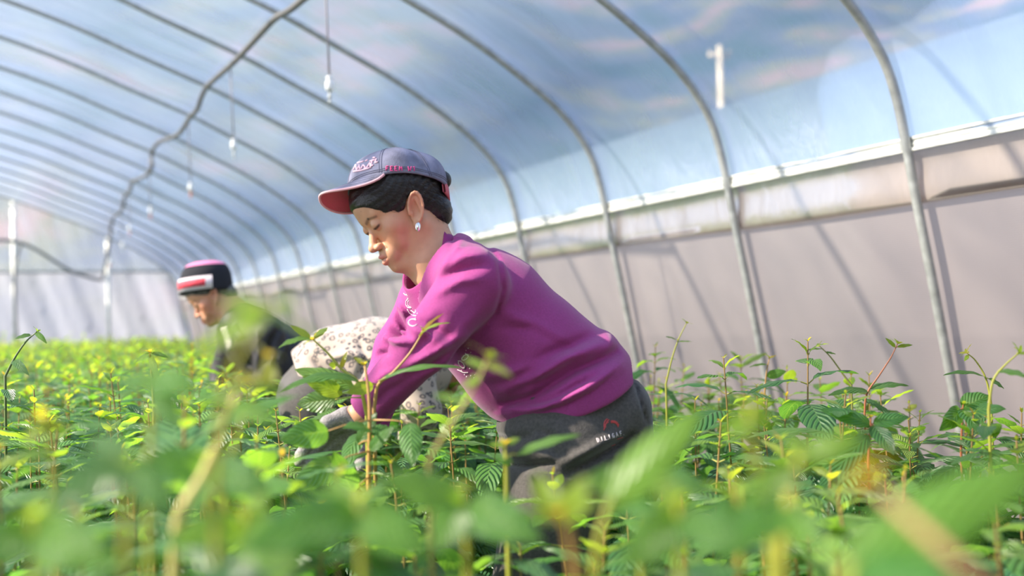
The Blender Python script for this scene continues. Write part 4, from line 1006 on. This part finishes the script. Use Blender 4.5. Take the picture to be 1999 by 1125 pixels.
def plant_parts(h, res=(8, 4), nodes=8, big=1.0, bottom=0.0):
    """stem, foliage, shoot tip of one seedling standing at the origin"""
    st, fo, ti = MB(), MB(), MB()
    ln = rng.uniform(-.04, .04, 2); cur = rng.uniform(-.02, .02, 2)
    def sp(z): u = z/h; return np.array([ln[0]*u+cur[0]*math.sin(3*u), ln[1]*u+cur[1]*math.sin(2.5*u+1), z])
    zs = np.linspace(bottom, h, 9)
    st.tube([sp(z) for z in zs], np.linspace(.0040, .0013, 9), 5 if res[0] > 4 else 3, caps=False, col=(.28, .17, .06))
    z = h-rng.uniform(.012, .03); a0 = rng.uniform(0, 3.14)
    for i in range(nodes):
        u = min(1, i/3.2); L = (.040+.092*u**.8)*rng.uniform(.85, 1.2)*big; age = max(0, .9-.17*i-rng.uniform(0, .32))
        for k in (0, 1):
            a = a0+i*math.pi/2+k*math.pi+rng.uniform(-.3, .3); el = (.85-.30*i)+rng.uniform(-.25, .25); el = max(el, -.25)
            d = np.array([math.cos(a)*math.cos(el), math.sin(a)*math.cos(el), math.sin(el)]); b = sp(z)+d*.002
            pt = .012*u*big+.003; e = b+d*pt+np.array([0, 0, .2*pt])
            if res[0] > 4: st.tube([b, e], [.0013, .0010], 4, caps=False, col=(.30, .30, .06))
            V, F, UV = leaf(e, d, (0, 0, 1), L*rng.uniform(.85, 1.12), L*.60*rng.uniform(.9, 1.12), rng.uniform(.5, 1.3), rng.uniform(.1, .45), res, rng.uniform(-.4, .4))
            fo.add(V, F, UV, np.tile(leafcol(age), (len(V), 1)))
        z -= rng.uniform(.014, .028)+.010*min(i, 3)
        if z < .12: break
    for k in range(4):
        a = a0+k*math.pi/2; el = rng.uniform(.5, 1.2); d = np.array([math.cos(a)*math.cos(el), math.sin(a)*math.cos(el), math.sin(el)])
        V, F, UV = leaf(sp(h), d, (0, 0, 1), rng.uniform(.010, .022), rng.uniform(.005, .009), .8, .3, (4, 2)); ti.add(V, F, UV, np.tile(leafcol(rng.uniform(.76, 1)), (len(V), 1)))
    return st, fo, ti
# ---- prototypes
keepout = []
def ko(pt_, r): keepout.append((pt_[0], pt_[1], r))
for (d0_, L_) in ((2.24, [((1120, 1600), .24), ((1100, 1200), .26), ((1110, 850), .24), ((690, 850), .05), ((1185, 1500), .2)]), (4.5, [((600, 780), .2), ((600, 905), .18), ((645, 1060), .15), ((530, 720), .12)]), (3.35, [((610, 770), .2), ((625, 1010), .16), ((590, 1250), .15), ((800, 850), .08)])):
    for (a, b), r in L_: ko(P(a, b, d0_), r)
def blocked(x, y): return any((x-a)**2+(y-b)**2 < r*r for a, b, r in keepout)
def cv(x, y, z):
    p = np.array([x, y, z])-CAM; d = p@cF; return 999.5+p@cR/d*FPX, 562.5-p@cU/d*FPX, d
spots = []
gy = .55
while gy < 17.5:
    gx = -1.3
    while gx < 2.26:
        x = gx+rng.uniform(-.07, .07); y = gy+rng.uniform(-.07, .07); gx += .165
        if blocked(x, y) or math.hypot(x, y) < .78: continue
        px, py, d = cv(x, y, .82)
        if d < .6: continue
        # top height: taller on the left and far away, lower between camera and the woman
        left_ = np.clip((1000-px)/500, 0, 1)
        hh = .250-.075*left_-.05*np.clip((d-4)/5, 0, 1)+rng.normal(0, .032)
        if 640 < px < 1280 and 1.2 < d < 2.15: hh += .035
        if d < 1.15: hh += .02
        if px > 1250 and d > 2.0: hh -= .035
        if x > 2.0: hh += .03
        if rng.random() < .12: hh -= rng.uniform(.03, .09)
        if px > 1250 and d > 2.2 and rng.random() < .2: hh -= rng.uniform(.04, .10)
        if d < 1.3: hh = max(hh, .15)
        spots.append((x, y, 1.05-hh, px, py, d))
    gy += .165
vis_ = sorted([s_ for s_ in spots if -160 < s_[3] < 2160 and s_[5] < 8], key=lambda s_: s_[5])
NI = 268; indiv = vis_[:NI]; ids = set(id(s_) for s_ in indiv); rest = [s_ for s_ in spots if id(s_) not in ids]
protos = []
first = {}
for v in range(12):
    h0 = .82; protos.append(plant_parts(h0, (8, 4), 10, rng.uniform(.92, 1.15), 0.0))
def put(root, v, idx):
    key = v
    if key not in first:
        st, fo, ti = protos[v]; off = wloc(root)
        parts = []
        for nm, mb_, mt_ in (('stem', st, M['stem']), ('foliage', fo, M['leaf']), ('shoot_tip', ti, M['leaf'])):
            mb_.V = [q+off for q in mb_.V]; parts.append(mb_.build(nm, mt_, root, uv=True, col=True))
        first[key] = parts
    else:
        for p_ in first[key]:
            c = p_.copy(); COL.objects.link(c); c.parent = root
def zone(px, py, d):
    cols = [(60, 'at the left edge of the photo'), (210, 'below the hose loop of the end wall'), (380, 'left of the black-jacketed worker'), (520, 'in line with the black jacket'), (650, 'in line with the cream coat'), (800, 'in line with the magenta cuffs'),
            (960, 'in line with the magenta chest'), (1120, 'in line with the trouser front'), (1270, 'in line with the hip emblem'), (1420, 'just right of the charcoal trousers'), (1560, 'in line with the second post'), (1760, 'between the two right-hand posts'), (1900, 'in line with the rightmost post'), (9999, 'at the right edge of the photo')]
    c = next(t for a, t in cols if px < a)
    b = 'nearest blurred leafy seedling' if d < 1.15 else 'softly blurred front seedling' if d < 1.6 else 'leafy seedling nearly in focus' if d < 2.15 else 'sharp broad-leaved seedling' if d < 2.8 else 'leafy seedling farther back'
    return b+' '+c, b+', '+c
for i, (x, y, zt, px, py, d) in enumerate(indiv):
    lab, grp = zone(px, py, d)
    r_ = empty('seedling', (x, y, 0), lab, 'plant', grp)
    put(r_, i % 12, i); r_.rotation_euler.z = rng.uniform(0, 6.28); r_.scale = (rng.uniform(1.0, 1.15)*(1.28 if d < 1.35 else 1.06),)*2+(zt/.82,)
lo = [plant_parts(.82, (4, 2), 8, 1.05, .35) for _ in range(10)]
lo = [(np.concatenate([np.concatenate(q.V) for q in t_]), sum([[tuple(i+o for i in f) for f in q.F] for q, o in zip(t_, (0, t_[0].n, t_[0].n+t_[1].n))], []), np.concatenate([np.concatenate(q.UV) for q in t_]), np.concatenate([np.concatenate(q.C) for q in t_])) for t_ in lo]
AV, AF, AU, AC, nn_ = [], [], [], [], 0
for (x, y, zt, px, py, d) in rest:
    if px < -500 or px > 2500: continue
    V, F, UV, C_ = lo[rng.integers(10)]; a = rng.uniform(0, 6.28); c, s_ = math.cos(a), math.sin(a)
    W = np.stack([V[:, 0]*c-V[:, 1]*s_+x, V[:, 0]*s_+V[:, 1]*c+y, V[:, 2]*zt/.82], 1)
    AV.append(W); AF += [tuple(i+nn_ for i in f) for f in F]; AU.append(UV); AC.append(C_*rng.uniform(.85, 1.25)); nn_ += len(V)
tag(mk('seedling_bed', np.concatenate(AV), AF, M['leaf'], origin=(0, 5, 0), uv=np.concatenate(AU), col=np.concatenate(AC)), 'dense bed of small green seedlings stretching to the far end wall', 'plants', kind='stuff')

# ---- singled out plants: stem as (px, py, depth) from the tip down, leaves as (base, tip, width m, age, facing)
def hero(label, stem, leaves, tip=.03, stemcol=(.30, .30, .06), rad=.0022, tipage=.95):
    pts = [P(*q) for q in stem]; b = pts[-1].copy(); g0 = b.copy(); g0[2] = 0
    r_ = empty('seedling', g0, label, 'plant')
    mid_ = (b+g0)/2+np.array([.005, 0, 0]); sp_ = smooth_poly(pts, 4)+[b*.7+g0*.3, mid_, g0]
    n_ = len(sp_); mb = MB(); mb.tube(sp_, [rad*.7+rad*1.3*i/n_ for i in range(n_)], 7, col=stemcol)
    fo, pe = MB(), mb
    for (bx, by, bd), (tx, ty, td), W, age, face, arch in leaves:
        B, T_ = P(bx, by, bd), P(tx, ty, td); ch = T_-B; L = np.linalg.norm(ch); dr = ch/L
        nrm = norm(np.array([0, 0, 1.])*(1-face)-cF*face); nrm = norm(nrm-dr*(nrm@dr)); dr2 = norm(dr*math.cos(arch*.5)+nrm*math.sin(arch*.5))
        V, F, UV = leaf(B, dr2, nrm, L*(1+arch*arch/24), W, arch, .22, (16, 6)); fo.add(V, F, UV, np.tile(leafcol(age), (len(V), 1)))
        q = min(sp_[:max(3, n_-3)], key=lambda s_: np.linalg.norm(s_-B)); 
        if .002 < np.linalg.norm(q-B) < .08: pe.tube([q, q*.4+B*.6+np.array([0, 0, .002]), B], [.0016, .0012, .001], 5, col=stemcol)
    # ordinary leaf pairs lower down
    for i in range(5):
        z = b[2]-.03-.045*i; a0 = rng.uniform(0, 3)
        if z < .3: break
        f_ = (z/b[2]); c_ = b*f_+g0*(1-f_); c_[2] = z
        for k in (0, 1):
            a = a0+k*math.pi; d = np.array([math.cos(a), math.sin(a), rng.uniform(-.1, .3)]); L = rng.uniform(.08, .12)
            V, F, UV = leaf(c_+d*.01, d, (0, 0, 1), L, L*.55, rng.uniform(.5, 1.2), .25, (8, 4)); fo.add(V, F, UV, np.tile(leafcol(rng.uniform(.1, .5)), (len(V), 1)))
    fo.build('foliage', M['leaf'], r_, uv=True, col=True)
    mb.build('stem', M['stem'], r_, col=True)
    if tip:
        ti = MB(); t0 = pts[0]; ax = norm(pts[0]-pts[1])
        for k in range(5):
            a = 1.3*k+rng.uniform(-.3, .3); s1 = norm(np.cross(ax, [.3, .5, .8])); s2 = np.cross(ax, s1); d = ax*.7+(s1*math.cos(a)+s2*math.sin(a))*rng.uniform(.5, 1.0)
            V, F, UV = leaf(t0, d, ax, tip*rng.uniform(.6, 1.1), tip*.42, 1.0, .3, (8, 4)); ti.add(V, F, UV, np.tile(leafcol(rng.uniform(tipage-.08, min(1, tipage+.05))), (len(V), 1)))
        ti.build('shoot_tip', M['leaf'], r_, uv=True, col=True)
    return r_
YS_ = (.34, .34, .05); OR_ = (.42, .24, .08); RD_ = (.38, .13, .06)
hero('sharp seedling with slanting stalk and pale tip in front of the magenta near sleeve', [(826, 648, 1.96), (800, 690, 1.96), (765, 730, 1.95), (738, 752, 1.95), (730, 800, 1.96)],
     [((818, 655, 1.96), (880, 632, 1.95), .022, .8, .3, 1.0), ((822, 650, 1.96), (868, 612, 1.97), .016, .97, .3, .6), ((738, 745, 1.95), (905, 722, 1.93), .042, .45, .25, .8), ((728, 752, 1.95), (676, 768, 1.92), .038, .72, .9, .6), ((700, 744, 1.95), (545, 772, 1.90), .045, .40, .35, 1.2)], .02, OR_, .0020)
hero('sharp seedling with a white bud left of the magenta sleeves, before the cream coat', [(612, 664, 1.97), (640, 690, 1.97), (668, 722, 1.97), (700, 748, 1.97), (716, 810, 1.98)],
     [((612, 664, 1.97), (543, 682, 1.92), .034, .5, .3, 1.0), ((606, 660, 1.97), (566, 636, 1.97), .022, .82, .6, .5), ((616, 662, 1.97), (640, 640, 2.0), .03, .6, .2, .8), ((665, 720, 1.97), (678, 686, 1.97), .014, .82, .8, .3), ((655, 715, 1.97), (642, 712, 1.95), .02, .85, .8, .3),
      ((690, 755, 1.97), (575, 722, 1.99), .055, .4, .75, .5), ((668, 770, 1.97), (590, 735, 1.95), .05, .62, .95, .3), ((655, 780, 1.98), (580, 790, 1.99), .065, .30, .8, .5)], .022, YS_, .0022)
hero('seedling with an upright orange stem right before the gloved hand', [(712, 712, 1.85), (719, 760, 1.85), (722, 820, 1.85), (721, 900, 1.86), (720, 960, 1.87)],
     [((712, 712, 1.85), (690, 698, 1.85), .018, .9, .4, .6), ((722, 842, 1.85), (668, 838, 1.80), .045, .35, .5, 1.1), ((722, 850, 1.85), (760, 835, 1.9), .04, .3, .6, .8), ((800, 826, 1.84), (806, 912, 1.80), .062, .38, .95, .4), ((722, 880, 1.85), (770, 832, 1.84), .035, .38, .7, .6), ((700, 868, 1.86), (735, 805, 1.87), .04, .32, .9, .4),
      ((640, 842, 1.8), (545, 860, 1.75), .075, .42, .8, .7), ((660, 900, 1.8), (560, 965, 1.7), .07, .48, .85, .6), ((690, 960, 1.8), (650, 880, 1.75), .06, .40, .8, .5)], .02, OR_, .0026)
hero('blurred brownish shoot crossing the lower front of the magenta sweater', [(953, 700, 1.08), (925, 760, 1.08), (880, 830, 1.08), (838, 900, 1.09)], [((948, 712, 1.08), (1000, 738, 1.06), .016, .9, .4, .8), ((940, 735, 1.08), (900, 760, 1.08), .018, .8, .4, .5), ((945, 720, 1.08), (905, 700, 1.1), .014, .85, .4, .5), ((905, 790, 1.08), (845, 770, 1.1), .02, .7, .4, .5)], .026, (.32, .27, .08), .0017, .92)
hero('big blurred pale-green leaf rising before the charcoal trousers', [(1190, 985, .80), (1172, 1040, .80), (1160, 1130, .81)], [((1180, 990, .80), (1372, 800, .84), .052, .62, .75, .5), ((1185, 1000, .80), (1330, 1010, .78), .035, .4, .3, .8)], .018, YS_, .0022)
hero('blurred yellow-tipped seedling low in the centre foreground', [(1092, 1005, .74), (1108, 1040, .74), (1122, 1110, .75), (1126, 1180, .76)], [((1088, 1005, .74), (1045, 925, .75), .026, .80, .8, .4), ((1098, 1005, .74), (1150, 930, .74), .024, .80, .8, .4), ((1095, 1015, .74), (1165, 975, .72), .022, .78, .6, .5), ((1085, 1015, .74), (1020, 1000, .73), .024, .6, .4, .7)], .02, OR_, .0026, .97)
hero('blurred light-green leaf on a thin stem below the sweater hem', [(985, 868, 1.45), (988, 905, 1.45), (990, 980, 1.46)], [((1010, 888, 1.45), (1135, 850, 1.42), .030, .5, .4, .5), ((985, 870, 1.45), (955, 868, 1.44), .018, .85, .4, .5), ((988, 868, 1.45), (1015, 855, 1.46), .02, .7, .4, .5), ((1000, 905, 1.45), (960, 890, 1.45), .03, .4, .4, .8)], .022, YS_, .0022)
hero('blurred yellow shoot at the right of the hip emblem', [(1462, 800, .72), (1470, 880, .72), (1500, 1000, .73), (1510, 1150, .74)], [((1462, 815, .72), (1415, 850, .72), .026, .8, .7, .5), ((1464, 812, .72), (1515, 822, .72), .024, .82, .7, .5)], .022, YS_, .0022, .86)
hero('large blurred yellow-green shoot in the right foreground', [(1560, 890, .66), (1545, 960, .66), (1530, 1050, .66), (1525, 1160, .67)], [((1556, 900, .66), (1690, 852, .66), .028, .75, .8, .5), ((1550, 905, .66), (1455, 985, .64), .030, .70, .8, .5), ((1552, 900, .66), (1545, 840, .68), .020, .8, .8, .3), ((1540, 985, .66), (1600, 1080, .62), .035, .62, .8, .5), ((1538, 1000, .66), (1430, 1060, .62), .035, .5, .6, .6)], .02, YS_, .003, .84)
hero('huge blurred green leaf filling the lower right corner', [(1660, 1100, .50), (1650, 1150, .50), (1640, 1220, .51)], [((1640, 1110, .50), (2040, 900, .54), .050, .60, .75, .5), ((1660, 1120, .50), (1960, 1200, .46), .05, .42, .6, .5)], 0, YS_, .0025)
hero('blurred diagonal reddish-brown stem in the right foreground', [(1700, 940, .47), (1760, 1000, .46), (1850, 1080, .45), (1930, 1160, .45)], [((1702, 942, .47), (1640, 930, .47), .010, .9, .4, .6)], .018, (.50, .26, .14), .0020, .98)
hero('blurred olive-yellow shoot overlapping the black jacket and neck', [(548, 582, .64), (500, 640, .64), (455, 720, .64), (430, 830, .65), (420, 1000, .66)], [((545, 585, .64), (575, 600, .63), .016, .84, .5, .5), ((520, 610, .64), (432, 588, .65), .020, .86, .6, .5), ((525, 612, .64), (380, 690, .62), .020, .85, .6, .5), ((505, 598, .64), (640, 690, .65), .014, .72, .3, .6)], 0, YS_, .0013, .9)
hero('blurred shoot with a white-and-orange bud below the black jacket', [(520, 700, .95), (500, 760, .95), (470, 830, .95), (440, 950, .96)], [((530, 752, .95), (522, 700, .95), .020, .9, .9, .2), ((500, 745, .95), (455, 735, .95), .022, .93, .6, .5), ((490, 745, .95), (560, 770, .95), .02, .6, .5, .5)], .022, YS_, .0014, .98)
hero('blurred straw-yellow slanting stem in the left foreground', [(462, 770, .85), (430, 850, .85), (395, 930, .85), (350, 1010, .85), (340, 1120, .86)], [((455, 790, .85), (540, 830, .83), .03, .6, .4, .7), ((455, 790, .85), (380, 770, .86), .03, .5, .4, .7)], .02, (.60, .50, .18), .0028, .9)
hero('large blurred blue-green leaf at the lower left', [(250, 905, .62), (250, 980, .62), (245, 1120, .63)], [((245, 905, .62), (90, 1000, .58), .045, .25, .6, .7), ((250, 900, .62), (345, 1010, .60), .036, .3, .6, .7), ((248, 900, .62), (180, 855, .66), .03, .35, .5, .6)], .015, YS_, .0022, .8)
hero('blurred pale-green leaf blob left of the straw-yellow stem', [(300, 745, .78), (295, 830, .78), (290, 960, .79)], [((290, 745, .78), (385, 755, .76), .036, .42, .7, .5), ((300, 750, .78), (235, 740, .8), .03, .4, .6, .6), ((305, 765, .78), (350, 840, .76), .03, .35, .8, .5)], .016, YS_, .0018, .8)
hero('blurred seedling with two yellow-orange tips near the left edge', [(85, 822, .92), (100, 880, .92), (105, 960, .93)], [((88, 828, .92), (45, 870, .9), .022, .86, .6, .6), ((90, 826, .92), (130, 840, .92), .02, .88, .6, .5), ((98, 880, .92), (20, 905, .9), .03, .6, .4, .6)], .026, YS_, .002, .96)
hero('thin seedling leaning at the left edge against the far film wall', [(72, 648, 2.5), (50, 668, 2.5), (28, 700, 2.5), (10, 735, 2.5)], [((70, 650, 2.5), (92, 672, 2.48), .02, .5, .5, 1.0), ((60, 655, 2.5), (30, 662, 2.5), .022, .35, .5, .8), ((25, 705, 2.5), (58, 735, 2.45), .03, .3, .5, .9)], .016, (.12, .16, .06), .0018, .7)
hero('seedling with a folded whitish leaf hanging, left of the black jacket', [(292, 688, 2.1), (296, 730, 2.1), (300, 800, 2.1)], [((294, 695, 2.1), (312, 745, 2.06), .022, .7, .9, .5), ((292, 690, 2.1), (262, 712, 2.1), .018, .6, .4, .8), ((296, 690, 2.1), (330, 700, 2.1), .02, .55, .4, .8)], .024, YS_, .002, .93)
R2 = [('tall thin shoot right of the trousers, highest of that clump', [(1340, 632, 2.9), (1325, 662, 2.9), (1312, 700, 2.9), (1300, 750, 2.9)], [((1322, 665, 2.9), (1298, 658, 2.88), .025, .5, .3, .6), ((1322, 668, 2.9), (1352, 668, 2.9), .02, .6, .2, .5)], YS_),
      ('slanting shoot with curled bud before the mesh wall, left of the red-stemmed one', [(1600, 676, 2.65), (1622, 698, 2.65), (1645, 730, 2.65), (1662, 752, 2.65)], [((1605, 682, 2.65), (1572, 686, 2.62), .016, .5, .3, .5), ((1612, 688, 2.65), (1632, 692, 2.65), .014, .6, .4, .5)], (.28, .28, .08)),
      ('red-stemmed shoot with open pale tip in front of the mesh wall', [(1752, 672, 2.6), (1738, 700, 2.6), (1715, 735, 2.6), (1692, 770, 2.6), (1688, 810, 2.6)], [((1748, 678, 2.6), (1728, 660, 2.6), .018, .7, .6, .4), ((1752, 678, 2.6), (1782, 674, 2.6), .018, .72, .5, .6), ((1695, 765, 2.6), (1615, 775, 2.56), .04, .3, .4, .8), ((1700, 760, 2.6), (1775, 755, 2.6), .045, .35, .3, .8)], RD_),
      ('shoot with drooping bud beside the rightmost post foot', [(1888, 690, 2.5), (1905, 705, 2.5), (1925, 740, 2.5), (1935, 790, 2.5)], [((1890, 694, 2.5), (1882, 706, 2.48), .014, .85, .6, .6), ((1925, 738, 2.5), (1840, 735, 2.44), .035, .35, .3, .7), ((1930, 740, 2.5), (1960, 760, 2.5), .03, .3, .4, .7)], YS_),
      ('small red-leaved shoot at the foot of the second post', [(1502, 700, 2.9), (1496, 730, 2.9), (1492, 780, 2.9)], [((1500, 700, 2.9), (1516, 694, 2.9), .014, .98, .3, .5), ((1498, 712, 2.9), (1462, 718, 2.88), .02, .6, .3, .6), ((1497, 735, 2.9), (1535, 725, 2.9), .04, .5, .7, .5)], OR_),
      ('slim shoot leaning right near the right edge of the photo', [(1988, 690, 1.9), (1960, 715, 1.9), (1938, 745, 1.9), (1930, 800, 1.9)], [((1985, 692, 1.9), (2015, 688, 1.88), .02, .75, .4, .5), ((1950, 725, 1.9), (2010, 740, 1.85), .035, .45, .4, .7)], YS_),
      ('bright glossy leafy seedling before the rightmost post', [(1880, 790, 2.1), (1878, 830, 2.1), (1876, 880, 2.1)], [((1878, 798, 2.1), (1930, 772, 2.1), .07, .42, .6, .6), ((1875, 800, 2.1), (1832, 842, 2.02), .055, .45, .85, .5), ((1885, 810, 2.1), (1965, 800, 2.05), .06, .3, .5, .8), ((1880, 800, 2.1), (1905, 842, 2.02), .06, .3, .8, .5)], RD_),
      ('dark broad-leaved seedling below the red-stemmed shoot', [(1700, 815, 2.0), (1698, 850, 2.0), (1695, 900, 2.0)], [((1700, 830, 2.0), (1600, 800, 2.02), .05, .25, .6, .6), ((1705, 832, 2.0), (1745, 890, 1.92), .055, .2, .85, .5), ((1705, 828, 2.0), (1775, 815, 2.0), .05, .3, .5, .7), ((1695, 850, 2.0), (1580, 985, 1.85), .06, .2, .6, .6)], RD_)]
for lab, st_, lv_, c_ in R2: hero(lab, st_, lv_, .026, c_, .0016, .9)

# more broad blurred leaves close to the lens
FG = [('blurred seedling with one broad leaf at the bottom, left of centre', 640, 985, .72, [((700, 1000, .72), (470, 1075, .68), .055, .45, .7, .6), ((700, 1000, .72), (840, 1080, .70), .05, .5, .7, .6), ((690, 1000, .72), (640, 930, .74), .03, .6, .6, .5)], (700, 1000)),
      ('blurred seedling with long arching leaves under the trousers', 900, 965, .85, [((905, 985, .85), (740, 935, .83), .05, .5, .6, .7), ((910, 985, .85), (1060, 1060, .80), .055, .4, .7, .7), ((905, 985, .85), (850, 1080, .8), .05, .5, .8, .6)], (905, 980)),
      ('blurred glossy seedling at the bottom between the two yellow shoots', 1320, 985, .70, [((1325, 1010, .70), (1480, 1080, .66), .045, .35, .6, .7), ((1320, 1010, .70), (1210, 1110, .66), .05, .5, .8, .6), ((1325, 1005, .70), (1290, 930, .72), .03, .7, .7, .4)], (1322, 1005)),
      ('blurred seedling in the bottom left corner', 60, 1010, .66, [((65, 1040, .66), (230, 1100, .62), .05, .5, .7, .6), ((60, 1040, .66), (-90, 1100, .62), .05, .45, .7, .6), ((62, 1035, .66), (110, 960, .68), .03, .75, .7, .4)], (62, 1035)),
      ('blurred yellow-green seedling at the bottom, beside the straw-yellow stem', 470, 1000, .75, [((475, 1030, .75), (330, 1060, .72), .045, .62, .7, .6), ((480, 1030, .75), (590, 1110, .70), .05, .55, .8, .6), ((478, 1025, .75), (520, 960, .77), .03, .7, .7, .4)], (478, 1028)),
      ('blurred pale seedling beyond the yellow-tipped one, centre right', 1180, 900, .95, [((1240, 930, .95), (1130, 950, .92), .04, .5, .6, .6), ((1245, 930, .95), (1390, 960, .92), .045, .3, .6, .8)], (1243, 928)),
      ('blurred seedling with drooping leaves at the bottom right of centre', 1420, 940, .80, [((1440, 985, .80), (1400, 1100, .74), .055, .5, .9, .5), ((1440, 985, .80), (1560, 1040, .78), .05, .45, .7, .7)], (1440, 980)),
      ('blurred seedling at the lower left, right of the blue-green leaf', 380, 890, .95, [((400, 920, .95), (290, 890, .93), .05, .45, .6, .7), ((405, 920, .95), (530, 960, .90), .055, .4, .7, .7), ((402, 925, .95), (380, 1010, .88), .05, .5, .9, .5)], (402, 918))]
for lab, x_, y_, d_, lv_, b_q in FG: hero(lab, [(b_q[0], b_q[1]-25, d_), (b_q[0]+4, b_q[1]+30, d_), (b_q[0]+8, b_q[1]+140, d_+.01)], lv_, .02, YS_, .0018, .86)
